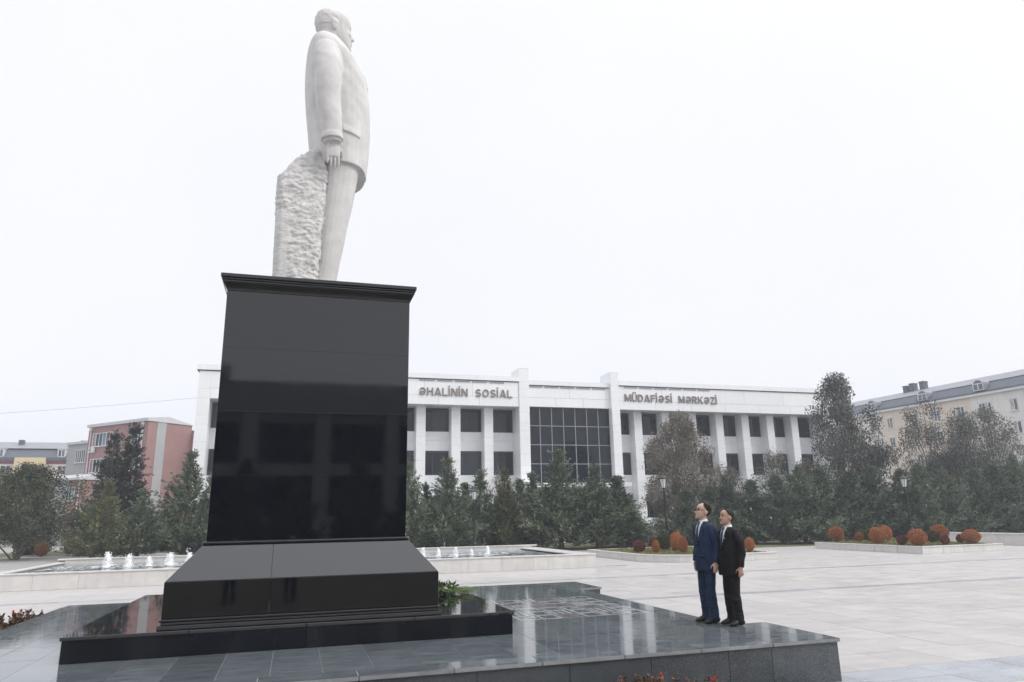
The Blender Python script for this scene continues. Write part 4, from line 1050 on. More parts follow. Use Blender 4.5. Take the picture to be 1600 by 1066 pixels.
tree('deciduous_tree', 'pointed grey brown tree below the last lower windows of the white building', 'tree',
     broadleaf_meshes(7.1, 1.6, 34, 'euca', 'bark_pale', nleaf=7000, clumps=90, twig=4, csize=.45, droop=.5), (37.5, 50, 0))
tree('deciduous_tree', 'reddish brown thin tree at the right corner of the white building', 'tree',
     broadleaf_meshes(6.5, 1.6, 35, 'drybrown', 'bark', nleaf=4500, clumps=70, twig=5, csize=.42, droop=.4), (42.4, 52, 0))
tree('eucalyptus', 'tallest grey green tree covering the right corner of the white building', 'tree',
     broadleaf_meshes(14.2, 2.9, 36, 'euca_dark', 'bark', nleaf=24000, clumps=135, twig=3, leaf=(.15, .30), csize=.78, droop=1.1, zlow=.16), (46.4, 52, 0), group='grey green trees behind the hedge')
tree('eucalyptus', 'broad open grey green tree in front of the peach house, above the right lamp post', 'tree',
     broadleaf_meshes(12.3, 3.3, 37, 'euca_dark', 'bark', nleaf=13500, clumps=85, twig=5, leaf=(.14, .27), csize=.8, droop=.9, zlow=.16), (56.0, 52, 0), group='grey green trees behind the hedge')
tree('eucalyptus', 'dense dark grey green tree between the open one and the right edge tree', 'tree',
     broadleaf_meshes(11.0, 2.6, 38, 'euca_dark', 'bark', nleaf=13500, clumps=85, twig=4, leaf=(.14, .27), csize=.8, droop=.8, zlow=.14), (58.6, 50.5, 0), group='grey green trees behind the hedge')
tree('eucalyptus', 'rightmost grey green tree with reddish twigs, in front of the cream house', 'tree',
     broadleaf_meshes(11.4, 3.4, 39, 'euca', 'bark', nleaf=14500, clumps=95, twig=5, leaf=(.14, .27), csize=.78, droop=.8, zlow=.14), (64.0, 52, 0), group='grey green trees behind the hedge')
tree('shrub_tree', 'broad olive green multi stemmed shrub tree at the left edge', 'tree',
     broadleaf_meshes(6.0, 3.5, 40, 'olive', 'bark', nleaf=52000, clumps=300, leaf=(.11, .21), csize=.55, droop=.1, stems=5, trunk_h=.3, zlow=.22, shape=1.1), (-17.9, 57.5, 0), (1.12, 1.0, 1))
tree('shrub_tree', 'low dark evergreen shrub behind the yellowish conifer on the left', 'shrub',
     broadleaf_meshes(3.6, 1.9, 41, 'spruce', 'bark', nleaf=9000, clumps=90, leaf=(.09, .2), csize=.5, droop=.2, zlow=.1), (-14.3, 61, 0))
tree('shrub_tree', 'low clipped green bush beside the small round bushes on the left lawn', 'shrub',
     broadleaf_meshes(1.5, 1.3, 42, 'olive', 'bark', nleaf=4000, clumps=50, leaf=(.07, .14), csize=.3, droop=.0, zlow=.1), (-17.6, 70, 0))
tree('small_fir', 'tiny dark conifer by the white terrace wall at the building steps', 'conifer', CS[0], (31.9, 58.8, 0), (.75, .75, 2.1 / 5), 1)

def globe_meshes(seed, m, n=9000):
    r = np.random.default_rng(seed); d = unit(r.normal(0, 1, (n, 3)))
    lump = 1 + .07 * np.sin(d[:, 0] * 5 + seed) + .06 * np.sin(d[:, 1] * 6 + d[:, 2] * 4)
    P = d * (lump * r.uniform(.70, .96, n))[:, None]
    D = unit(d * .55 + r.normal(0, .6, (n, 3)) + np.array([0, 0, .5])); W = unit(np.cross(D, r.normal(0, 1, (n, 3))))
    L = r.uniform(.07, .15, n); V, F = leaf_quads(P, D, W, L, L * r.uniform(.35, .55, n))
    tone = np.clip(r.normal(.5, .25, n), 0, 1)
    crown = np_mesh('crown', V, F, m, tone)
    return MB().tube([(0, 0, -1.1), (0, 0, -.3)], [.09, .09], 6).ball((0, 0, 0), (.3, .3, .3), 6).mesh('trunk', 'bark'), crown
GM = {'rust': globe_meshes(1, 'rust'), 'rust_dark': globe_meshes(2, 'rust_dark'), 'globe_green': globe_meshes(3, 'globe_green')}
def globe(lab, k, X, Y, zb, zt, hw, group):
    hz_ = (zt - zb) / 2
    t = thing('globe_shrub', lab, 'shrub', (X, Y, zb + hz_), rt.random() * 6, group); hw *= .8 if Y > 29 and X > 28 else .92; hz_ *= 1.04; t.scale = (hw, hw, hz_)
    part('trunk', GM[k][0], t); part('crown', GM[k][1], t)
gr, gl = 'globe shrubs in the right flower bed', 'globe shrubs in the round ended flower bed'
globe('orange globe shrub at the far left corner of the right bed', 'rust', 31.3, 36.5, .42, 1.27, .56, gr)
globe('small brownish orange shrub second from the left in the right bed', 'rust', 31.95, 35.4, .42, .97, .3, gr)
globe('front orange globe of the overlapping pair left of the lamp post', 'rust', 31.1, 33.1, .40, 1.25, .58, gr)
globe('rear orange globe of the overlapping pair left of the lamp post', 'rust', 33.3, 34.8, .42, 1.28, .45, gr)
globe('green globe shrub peeping out behind the overlapping orange pair', 'globe_green', 32.4, 35.0, .42, 1.12, .4, gr)
globe('dark red shrub left of the lamp post in the right bed', 'rust_dark', 30.75, 31.1, .38, .87, .34, gr)
globe('large orange globe at the front corner of the right bed', 'rust', 30.9, 30.2, .38, 1.17, .56, gr)
globe('orange globe behind the front corner globe, in front of the low white wall', 'rust', 35.2, 32.85, .40, 1.3, .6, gr)
globe('green globe shrub between the two big orange globes', 'globe_green', 33.66, 31.82, .40, 1.05, .38, gr)
globe('dark red shrub right of the green globe', 'rust_dark', 32.4, 29.95, .38, .86, .3, gr)
globe('small dark red round shrub alone before the low white wall', 'rust_dark', 34.6, 31.0, .4, .82, .27, gr)
globe('orange globe at the right end of the right bed', 'rust', 34.4, 30.15, .38, 1.1, .6, gr)
globe('dark red globe shrub at the left end of the round ended bed', 'rust_dark', 16.6, 33.3, .34, .93, .36, gl)
globe('dark red globe shrub behind the small orange one, left of the lamp', 'rust_dark', 19.5, 37.3, .38, .95, .29, gl)
globe('small pointed orange shrub in front, left of the lamp', 'rust', 17.0, 32.3, .35, .93, .22, gl)
globe('green globe shrub round the foot of the lamp post', 'globe_green', 18.55, 34.3, .38, 1.17, .46, gl)
globe('tall orange shrub right of the lamp post, beside the man in blue', 'rust', 18.2, 32.4, .36, 1.3, .34, gl)
globe('narrow rust shrub touching the man in blue, in front of the taller orange one', 'rust', 17.8, 31.1, .35, 1.1, .25, gl)
globe('lone orange shrub to the right of the man in black', 'rust', 21.1, 30.6, .35, 1.0, .28, gl)
gq = 'round bushes on the left lawn'
globe('rust and green round bush beside the shrub tree trunks on the left lawn', 'rust', -17.75, 62.3, .02, 1.05, .5, gq)
globe('middle small brown bush on the left lawn', 'rust_dark', -16.95, 66, .02, 1.0, .36, gq)
globe('brown bush next to the yellowish conifer on the left lawn', 'rust_dark', -16.3, 67, .02, 1.15, .43, gq)
kb = thing('lawn_kerb', 'pale kerb along the back of the left lawn', 'kerb', (0, 0, 0))
prun(-26, 71.5, -9, 71.7, 14, 'x', -.02, .14, 'kerb_stone', par=kb)

# rose bushes round the platform
def rose_meshes(seed, h=.5, wd=.36, nst=16):
    rr = random.Random(seed); r = np.random.default_rng(seed); mb = MB(); P = []; D = []; B = []
    for s in range(nst):
        a = rr.random() * 2 * PI; tip = Vector((math.cos(a) * wd * rr.random(), math.sin(a) * wd * rr.random(), h * rr.uniform(.6, 1.05)))
        b = Vector((tip.x * .2, tip.y * .2, 0)); mid = b.lerp(tip, .5) + Vector((rr.gauss(0, .03), rr.gauss(0, .03), 0))
        mb.tube([b, mid, tip], [.006, .005, .003], 5)
        for k in range(48):
            q = mid.lerp(tip, rr.uniform(-.5, 1)); P.append(q); v = Vector((rr.gauss(0, 1), rr.gauss(0, 1), rr.gauss(.2, .5))).normalized(); D.append(v)
        B.append(tip)
    B = sorted(B, key=lambda q_: -q_.z)[:(0, 0, 0, 1, 2)[seed]]
    P = np.array(P); D = np.array(D); W = unit(np.cross(D, r.normal(0, 1, P.shape))); L = r.uniform(.035, .075, len(P))
    V, F = leaf_quads(P, D, W, L, L * .6)
    bl = MB()
    for t in B:
        for k in range(3):
            z = .012 * k; rad = .024 - .005 * k
            bl.rings([[(t.x + rad * .5 * math.cos(q), t.y + rad * .5 * math.sin(q), t.z - .01 + z) for q in [2 * PI * i / 7 for i in range(7)]],
                      [(t.x + rad * (1 + .15 * (i % 2)) * math.cos(2 * PI * i / 7), t.y + rad * math.sin(2 * PI * i / 7), t.z + .014 + z) for i in range(7)]])
    return mb.mesh('stems', 'bark'), np_mesh('leaves', V, F, 'rose_leaf', r.random(len(F))), (bl.mesh('blossom', 'petal_red') if B else None)
RM = [rose_meshes(s) for s in (1, 2, 3, 4)]
def rose(lab, i, loc, sc, group):
    t = thing('rose_bush', lab, 'rose bush', loc, rt.random() * 6, group); t.scale = (sc, sc, sc)
    for nme, me in zip(('stems', 'leaves', 'blossom'), RM[i]):
        if me: part(nme, me, t)
MB().box(-.2, 6.95, -.03, 6.6, 8.33, .03).build('rose_bed', 'soil')['kind'] = 'structure'
MB().box(-6.4, 11.5, -.03, -4.52, 18.2, .03).build('rose_bed', 'soil')['kind'] = 'structure'
for k, (lab, X, Y, s) in enumerate((
        ('dry rose bush at the foot of the grey platform front, leftmost at the bottom edge', 3.5, 7.72, .84), ('rose bush with reddish leaves second from the left under the platform front', 3.84, 7.6, .86),
        ('rose bush with a red bloom third under the platform front', 4.02, 7.8, .74), ('low rose bush fourth under the platform front', 4.33, 7.66, .70), ('small rose bush with two red blooms, rightmost under the platform front', 4.74, 7.7, .62))):
    rose(lab, (0, 1, 2, 0, 3)[k], (X, Y, .02), s, 'rose bushes before the platform')
ll = ('rose bush cut by the left edge, nearest of the left bed', 'tall dark rose bush second from the edge in the left bed', 'reddish rose bush in the middle of the left bed', 'rose bush with two red blooms in the left bed', 'last rose bush of the left bed, lowest, nearest the pool')
for k, (X, Y, s) in enumerate(((-4.95, 15.3, 1.15), (-5.05, 15.85, 1.2), (-4.95, 16.3, 1.05), (-4.95, 16.9, 1.05), (-5.0, 17.45, .95))):
    rose(ll[k], (0, 1, 2, 3, 1)[k], (X, Y, .02), s, 'rose bushes at the left of the platform')

# ------------------------------------------------------------------ bouquet on the step
bq = thing('bouquet', 'bunch of green stems and white flowers lying on the black step', 'bouquet', (2.45, 13.25, ZT))
r = np.random.default_rng(12); rr = random.Random(12)
mb = MB(); P = []; D = []
for k in range(26):
    y0 = rr.uniform(-.35, .35); b = Vector((-.05 + rr.random() * .1, y0, .03 + rr.random() * .08)); tip = Vector((rr.uniform(.55, .85), y0 + rr.gauss(0, .14), rr.uniform(.02, .09)))
    mb.tube([b, b.lerp(tip, .5) + Vector((0, 0, .03)), tip], [.006, .006, .005], 5)
mb.build('stems', mat('green_stem', (.12, .17, .05), rough=.5, var=.2), bq)
n = 260; P = np.stack([r.uniform(-.25, .5, n) ** 1, r.normal(0, .22, n), r.uniform(.02, .16, n)], 1)
P[:, 0] = -.3 + .75 * r.random(n) ** 1.4
D = r.normal(0, .6, (n, 3)); D[:, 2] += .55; D = unit(D); W = unit(np.cross(D, r.normal(0, 1, (n, 3)))); L = r.uniform(.06, .14, n)
V, F = leaf_quads(P, D, W, L, L * .34); part('leaves', np_mesh('leaves', V, F, 'bouquet_leaf', r.random(n)), bq)
for k in range(14):
    c = Vector((rr.uniform(-.2, .32), rr.gauss(-.05, .2), rr.uniform(.07, .17))); b = MB()
    for q in range(3):
        rad = .042 - .011 * q
        b.rings([[(c.x + rad * .55 * math.cos(2 * PI * i / 8), c.y + rad * .55 * math.sin(2 * PI * i / 8), c.z + .012 * q) for i in range(8)],
                 [(c.x + rad * (1 + .2 * (i % 2)) * math.cos(2 * PI * i / 8), c.y + rad * (1 + .2 * (i % 2)) * math.sin(2 * PI * i / 8), c.z + .022 + .014 * q) for i in range(8)]])
    b.build('blossom', 'petal_white', bq)

# ------------------------------------------------------------------ lamp posts
def lamp(lab, X, Y, zb, h, lean=0):
    t = thing('street_lamp', lab, 'street lamp', (X, Y, zb), 0, 'black lantern street lamps'); t.rotation_euler = (0, lean, 0)
    MB().lathe([(.20, 0), (.20, .06), (.15, .1), (.13, .5), (.16, .54), (.16, .6), (.10, .68), (.08, .85), (.10, .9), (.06, .96)], 14).build('base', 'metal_dark', t, True)
    MB().lathe([(.058, .95), (.055, 1.6), (.05, h - .95), (.08, h - .93), (.08, h - .88), (.045, h - .84), (.05, h - .74), (.10, h - .70)], 12).build('pole', 'metal_dark', t, True)
    g = MB(); fr = MB()
    b, tp = .115, .20; z0, z1 = h - .69, h - .22
    for k in range(6):
        a0, a1 = 2 * PI * k / 6, 2 * PI * (k + 1) / 6
        p = [(b * math.cos(a0), b * math.sin(a0), z0), (b * math.cos(a1), b * math.sin(a1), z0), (tp * math.cos(a1), tp * math.sin(a1), z1), (tp * math.cos(a0), tp * math.sin(a0), z1)]
        gl_ = MB(); gl_.add(p, [(0, 1, 2, 3)]); gl_.build('lamp_glass', 'lamp_glass', t)
        fr.tube([(b * 1.02 * math.cos(a0), b * 1.02 * math.sin(a0), z0), (tp * 1.02 * math.cos(a0), tp * 1.02 * math.sin(a0), z1)], [.012, .012], 5)
        fr.tube([(tp * 1.02 * math.cos(a0), tp * 1.02 * math.sin(a0), z1), (tp * 1.02 * math.cos(a1), tp * 1.02 * math.sin(a1), z1)], [.012, .012], 5)
    fr.build('lantern_frame', 'metal_dark', t)
    MB().lathe([(.25, z1), (.255, z1 + .03), (.19, z1 + .09), (.10, z1 + .15), (.07, z1 + .17), (.07, z1 + .2), (.03, z1 + .22), (.035, z1 + .25), (.005, z1 + .31)], 12).build('cap', 'metal_dark', t, True)
lamp('black lantern lamp post in the round ended bed, left of the two men', 19.1, 34.9, .36, 3.9, R(-.8))
lamp('black lantern lamp post in the rectangular bed on the right', 35.27, 34.8, .36, 3.85, R(-1.2))
lamp('black lantern lamp post half hidden among the conifers under the sign', 10.85, 44.3, .0, 4.0)
dg_ = thing('floor_drain', 'short dark slot drain in the paving beside the end of the pool', 'drain', (13.3, 30.0, 0))
MB().box(0, 0, -.01, 1.05, .14, .003).build('grate_frame', 'mullion', dg_)
for k in range(9): pbox('grate_bar', 'metal_dark', .05 + k * .11, .02, .0032, .05 + k * .11 + .08, .12, .007, dg_)

# ------------------------------------------------------------------ people
def rot_head(pts, piv, yaw, pitch):
    m_ = Matrix.Rotation(yaw, 3, 'Z') @ Matrix.Rotation(-pitch, 3, 'Y'); piv = Vector(piv)
    return [tuple(piv + m_ @ (Vector(p) - piv)) for p in pts]
HEAD = ((.0, .055, .085, .028), (.015, .015, .095, .042), (.04, -.035, .099, .055), (.065, -.065, .1, .063), (.09, -.08, .097, .068), (.115, -.09, .095, .071),
        (.14, -.096, .099, .074), (.165, -.097, .096, .075), (.19, -.088, .084, .069), (.21, -.07, .062, .056), (.226, -.042, .032, .035), (.234, -.015, .005, .012))
def head_mb(s=1.0):
    """head looking along +X, chin at z=0, crown at z=.235 (times s); origin under the skull centre"""
    mb = MB()
    sec = HEAD
    rings = []
    for z, xb, xf, hw in catmull(sec, 3):
        ring = []
        for k in range(20):
            a = 2 * PI * k / 20; c, q = math.cos(a), math.sin(a)
            cx_ = (xb + xf) / 2; hx_ = (xf - xb) / 2
            e = .82
            ring.append(((cx_ + hx_ * math.copysign(abs(c) ** e, c)) * s, hw * math.copysign(abs(q) ** e, q) * s, z * s))
        rings.append(ring)
    mb.rings(rings)
    # nose, brow, lips, chin, ears
    mb.rings([[(x * s, y * s, z * s) for x, y, z in q] for q in (
        [(.085, -.011, .128), (.085, .011, .128), (.097, .006, .130), (.097, -.006, .130)], [(.085, -.014, .1), (.085, .014, .1), (.112, .008, .098), (.112, -.008, .098)],
        [(.085, -.018, .083), (.085, .018, .083), (.121, .010, .080), (.121, -.010, .080)], [(.085, -.014, .072), (.085, .014, .072), (.108, .007, .071), (.108, -.007, .071)])])
    mb.ball((.088 * s, 0, .137 * s), (.013 * s, .045 * s, .010 * s), 6)
    mb.ball((.097 * s, 0, .052 * s), (.012 * s, .024 * s, .007 * s), 6); mb.ball((.095 * s, 0, .040 * s), (.012 * s, .021 * s, .007 * s), 6)
    mb.ball((.088 * s, 0, .012 * s), (.018 * s, .024 * s, .015 * s), 6)
    for y in (-1, 1):
        mb.ball((-.005 * s, y * .075 * s, .104 * s), (.018 * s, .010 * s, .033 * s), 6)
        mb.ball((.078 * s, y * .033 * s, .083 * s), (.02 * s, .02 * s, .02 * s), 6)
    return mb
def hand(mb, wrist, dirv, side, s=1.0, curl=.35, palm_in=1, thin=1.0, spread=1.0):
    """hand hanging along dirv; side = axis across the palm (towards the thumb)"""
    w = Vector(wrist); d = Vector(dirv).normalized(); t = Vector(side); t = (t - d * t.dot(d)).normalized(); nrm = d.cross(t) * palm_in
    mb.tube([w - d * .02 * s, w + d * .03 * s, w + d * .075 * s, w + d * .098 * s], [(.028 * s, .02 * s), (.038 * s * spread, .017 * s), (.041 * s * spread, .015 * s), (.036 * s * spread, .012 * s)], 10, side=t)
    for k, L in enumerate((.072, .082, .077, .06)):
        p = w + d * .085 * s + t * (.029 - .0195 * k) * s * spread; q = d.copy(); pts = [p]
        for j, fr in enumerate((.45, .32, .23)):
            q = (q + nrm * curl * (j * .6 + .25)).normalized(); p = p + q * L * fr * s; pts.append(p)
        mb.tube(pts, [.0096 * s * thin, .009 * s * thin, .0083 * s * thin, .0065 * s * thin], 7, side=t)
    p = w + d * .025 * s + t * .03 * s
    mb.tube([p, p + (d * .6 + t * .7 + nrm * .3).normalized() * .035 * s, p + (d * .9 + t * .6 + nrm * .5).normalized() * .062 * s, p + (d + t * .35 + nrm * .6).normalized() * .085 * s],
            [.013 * s, .0115 * s, .0105 * s, .008 * s], 7, side=t)
def person(lab, loc, rotz, suit, skin_m, hair_m, tie_m, height=1.78, stout=1.0, yaw=0, pitch=0, bald=False, glasses=False, moustache=False, group=None, pin=False, step_=.0):
    t = thing('person', lab, 'person', loc, rotz, group); k = height / 1.78; t.scale = (k, k, k)
    piv = (-.01, 0, 1.53)
    bw = stout
    # body: one continuous skin surface
    mb = MB()
    h = head_mb(1.0); HS = 1.11; hv = [(x * HS + .005, y * HS, z * HS + 1.53) for x, y, z in h.v]; hv = rot_head(hv, piv, yaw, pitch); mb.add(hv, h.f)
    mb.tube([(-.02, 0, 1.40), (-.015, 0, 1.5), (.0, 0, 1.60)], [(.066, .062), (.057, .058), (.055, .058)], 14)
    mb.tube([(0, 0, .86), (0, 0, 1.0), (0, 0, 1.2), (-.01, 0, 1.36), (-.015, 0, 1.44)], [(.15, .09), (.14, .095 * bw), (.15, .10), (.17, .09), (.10, .06)], 14)
    legs = []
    for sgn in (-1, 1):
        x0 = step_ * sgn
        legs.append([(0, sgn * .085, .93), (.012 + x0 * .5, sgn * .095, .5), (-.01 + x0, sgn * .10, .09)])
        mb.tube(legs[-1] + [(.02 + x0, sgn * .10, .045)], [.078, .05, .036, .03], 10)
    arms = []
    for sgn in (-1, 1):
        A_ = [(-.015, sgn * .175 * (.6 + .4 * bw), 1.41), (-.045, sgn * .235 * (.5 + .5 * bw), 1.14), (.015, sgn * .245 * (.5 + .5 * bw), .89)]; arms.append(A_)
        mb.tube(A_, [.052, .042, .03], 10)
        hand(mb, A_[2], (.06, -sgn * .03, -1), (1, -sgn * .25, 0), 1.0, .38, sgn)
    part('body', remeshed(mb, 'body', skin_m, .0075, 2), t)
    # trousers
    mb = MB()
    mb.tube([(0, 0, .80), (0, 0, .9), (0, 0, 1.0)], [(.155 * bw, .105 * bw), (.16 * bw, .11 * bw), (.15 * bw, .105 * bw)], 16)
    for L_ in legs:
        a, b, c = L_; mb.stube([(a[0], a[1], .90), (a[0] + .005, a[1] * 1.02, .74), (b[0] + .008, b[1], .5), (b[0] - .0, b[1], .36), (c[0] + .0, c[1], .14), (c[0] + .012, c[1], .045)],
                              [(.088 * bw, .1 * bw), (.083, .094), (.066, .075), (.064, .075), (.06, .072), (.064, .082)], 14)
    me = remeshed(mb, 'trousers', suit, .011, 3)
    displace(me, lambda p, q: np.array((1, .6, 0)) * (.012 * mnoise.noise((p[0] * 9 + height * 7, p[1] * 9, p[2] * 13)) + .010 * mnoise.noise((p[0] * 6, p[1] * 6 + 3, p[2] * 22)) * (p[2] < .5)))
    part('trousers', me, t)
    # jacket
    HW = lambda z: float(np.interp(z, (.76, .9, 1.05, 1.2, 1.33, 1.40, 1.45, 1.49, 1.515), (.195 * bw, .19 * bw, .178 * bw, .183 * (.5 + .5 * bw), .19, .186, .15, .10, .078)))
    HX = lambda z: float(np.interp(z, (.76, .9, 1.05, 1.2, 1.33, 1.40, 1.45, 1.49, 1.515), (.132 * bw, .134 * bw, .13 * bw, .128 * (.5 + .5 * bw), .122, .112, .095, .078, .068)))
    CX = lambda z: float(np.interp(z, (.76, 1.05, 1.33, 1.515), (.005, .012, -.005, -.022)))
    mb = MB(); rings = []
    for z in (.76, .83, .9, .98, 1.05, 1.12, 1.2, 1.27, 1.33, 1.37, 1.40, 1.43, 1.45, 1.47, 1.49, 1.505):
        rings.append([(CX(z) + HX(z) * math.cos(a), HW(z) * math.sin(a), z) for a in [2 * PI * i / 24 for i in range(24)]])
    mb.rings(rings)
    for A_ in arms:
        a, b, c = [Vector(p) for p in A_]
        mb.stube([a + Vector((0, -.03 * (1 if a.y > 0 else -1), .02)), a.lerp(b, .35) + Vector((0, .012 * (1 if a.y > 0 else -1), 0)), b, b.lerp(c, .5), c + (c - b) * .01],
                [(.062, .068), (.066, .07), (.058, .062), (.052, .056), (.046, .052)], 14, side=(0, 1, 0))
    me = remeshed(mb, 'jacket', suit, .010, 3)
    displace(me, lambda p, q: q * .011 * mnoise.noise((p[0] * 11, p[1] * 11 + height * 5, p[2] * 9)))
    jk = part('jacket', me, t)
    fx = lambda y, z: CX(z) + HX(z) * math.sqrt(max(0, 1 - (y / HW(z)) ** 2))
    def strip(name, rows_, m, off_, par=t, th=.006):
        """rows_: list of (z, y0, y1); thin shell over the chest"""
        q = MB(); R_ = []
        for z, y0, y1 in rows_:
            ys = [y0 + (y1 - y0) * i / 4 for i in range(5)]
            R_.append([(fx(y, z) + off_, y, z) for y in ys] + [(fx(y, z) + off_ - th, y, z) for y in reversed(ys)])
        q.rings(R_); return q.build(name, m, par, True)
    strip('shirt', [(1.16, -.004, .004), (1.25, -.028, .028), (1.34, -.046, .046), (1.42, -.052, .052), (1.475, -.05, .05), (1.5, -.05, .05)], 'shirt', .012, th=.03)
    q = MB(); q.tube([(-.018, 0, 1.475), (-.014, 0, 1.50), (-.008, 0, 1.535)], [(.072, .072), (.068, .069), (.063, .064)], 18); q.build('shirt_collar', 'shirt', t, True)
    strip('tie', [(1.17, -.014, .014), (1.28, -.028, .028), (1.40, -.022, .022), (1.452, -.016, .016), (1.465, -.024, .024), (1.492, -.024, .024), (1.5, -.016, .016)], tie_m, .020)
    for sg in (-1, 1):
        rows_ = [(1.14, sg * .006, sg * .012), (1.25, sg * .026, sg * .075), (1.335, sg * .046, sg * .098), (1.345, sg * .046, sg * .08), (1.42, sg * .055, sg * .095), (1.475, sg * .06, sg * .085)]
        strip('lapel', rows_ if sg > 0 else [(z, b, a) for z, a, b in rows_], suit, .013, jk, .012)
        strip('pocket_flap', [(.965, sg * .10 - .045, sg * .10 + .045), (1.0, sg * .10 - .045, sg * .10 + .045)], suit, .009, jk, .01)
    for z in (1.09, .99): q = MB(); q.ball((fx(0, z) + .006, 0.004, z), (.006, .011, .011), 6); q.build('button', 'shoe', jk, True)
    if pin: q = MB(); q.ball((fx(.075, 1.33) + .02, .075, 1.33), (.006, .012, .008), 6); q.build('lapel_pin', 'gold', jk, True)
    # hair: cap over the skull minus the face
    q = MB(); nu, nv = 40, 20; V_ = []; F_ = []
    for j in range(nv + 1):
        z = .045 + (.2335 - .045) * j / nv
        xb, xf, hw = [float(np.interp(z, [r_[0] for r_ in HEAD], [r_[k] for r_ in HEAD])) for k in (1, 2, 3)]
        for i in range(nu):
            a = 2 * PI * i / nu; c, sn = math.cos(a), math.sin(a); e = .82
            V_.append((((xb + xf) / 2 + ((xf - xb) / 2 + .007) * math.copysign(abs(c) ** e, c)), (hw + .007) * math.copysign(abs(sn) ** e, sn), z + .006 * (z > .15)))
    cols = {}
    for i in range(nu):
        a = abs((360.0 * (i + .5) / nu + 180) % 360 - 180)
        zl = float(np.interp(a, (0, 40, 62, 80, 100, 114, 122, 180), (.232, .232, .215, .165, .128, .125, .06, .05) if bald else (.214, .210, .192, .156, .127, .122, .06, .05)))
        for j in range(nv):
            if .045 + (.2335 - .045) * (j + .5) / nv > zl: F_.append((j * nu + i, j * nu + (i + 1) % nu, (j + 1) * nu + (i + 1) % nu, (j + 1) * nu + i))
    F_.append(tuple(nv * nu + i for i in range(nu)))
    V_ = [(x * HS + .002, y * HS, z * HS + 1.53) for x, y, z in V_]; V_ = rot_head(V_, piv, yaw, pitch)
    q.add(V_, F_); ho_ = q.build('hair', hair_m, t, True)
    sdf = ho_.modifiers.new('thick', 'SOLIDIFY'); sdf.thickness = .007; sdf.offset = -1
    def hp(mbx): mbx.v = rot_head([(x * HS + .005, y * HS, z * HS + 1.53) for x, y, z in mbx.v], piv, yaw, pitch); return mbx
    q = MB()
    for y in (-.033, .033): q.ball((.0835, y, .118), (.010, .014, .006), 6); q.box(.088, y - .02, .137, .098, y + .02, .144)
    hp(q).build('eyes_and_brows', hair_m, t, True)
    q = MB(); q.ball((.098, 0, .046), (.011, .022, .003), 6); hp(q).build('mouth', mat('lip_' + skin_m, (.30, .12, .10), rough=.5), t, True)
    if moustache: q = MB(); q.ball((.101, 0, .061), (.011, .027, .007), 6); hp(q).build('moustache', hair_m, t, True)
    if glasses:
        q = MB()
        for y in (-.033, .033):
            pts = [(.108, y + .025 * math.cos(a), .117 + .018 * math.sin(a)) for a in [2 * PI * i / 14 for i in range(15)]]
            q.tube(pts, [.0028] * 15, 5, cap=False, side=(1, 0, 0))
            q.tube([(.107, y * 1.75, .122), (.05, y * 2.4, .124), (-.01, y * 2.4, .120)], [.0028] * 3, 5)
        q.tube([(.109, -.009, .119), (.109, .009, .119)], [.0028] * 2, 5); hp(q).build('glasses', 'shoe', t, True)
    for L_ in legs:
        x, y = L_[2][0], L_[2][1]; sg = 1 if y > 0 else -1
        q = MB(); q.tube([(x - .07, y, .035), (x - .045, y, .055), (x + .03, y, .06), (x + .10, y + sg * .008, .045), (x + .165, y + sg * .014, .030), (x + .20, y + sg * .016, .022)],
                         [(.03, .032), (.04, .055), (.043, .058), (.047, .042), (.043, .028), (.02, .014)], 14, side=(0, 1, 0))
        q.v = [(a, b, max(.0, c)) for a, b, c in q.v]; q.build('shoe', 'shoe', t, True)
    return t
person('man in a blue suit, white shirt and glasses looking up at the statue', (6.27, 10.28, ZP), R(186), 'navy', 'skin', 'hair', 'tie_navy', 1.79, 1.04, yaw=R(-14), pitch=R(13), bald=True, glasses=True, group='men in front of the statue')
person('shorter man in a black suit and dark tie looking up beside the blue suited man', (6.46, 9.9, ZP), R(184), 'black_suit', 'skin_tan', 'hair_grey', 'tie_navy', 1.69, 1.2, yaw=R(-10), pitch=R(8), moustache=True, group='men in front of the statue', pin=True)
person('man in dark clothes mirrored in the base of the pedestal, holding the camera', (.02, -.42, 0), R(90), 'black_suit', 'skin', 'hair', 'tie_navy', 1.76, group='people behind the camera')
person('second person in dark clothes mirrored in the base of the pedestal', (-1.55, -.3, 0), R(84), 'black_suit', 'skin', 'hair', 'tie_navy', 1.72, group='people behind the camera')
for k_, (X_, Y_, H_) in enumerate(((-15, -27, 5.5), (-10.5, -29, 6.6), (-6.8, -27.5, 5.0), (-3.2, -29, 6.2), (.2, -27, 4.8), (4.2, -29, 6.8), (7.8, -27.5, 5.4), (12, -29, 6.3))):
    tree('conifer', 'dark conifer mirrored in the lower front of the polished pedestal', 'conifer', CH[k_ % 3], (X_, Y_, 0), (1, 1, H_ / 5), k_, 'conifers mirrored in the pedestal', CHm[k_ % 3])

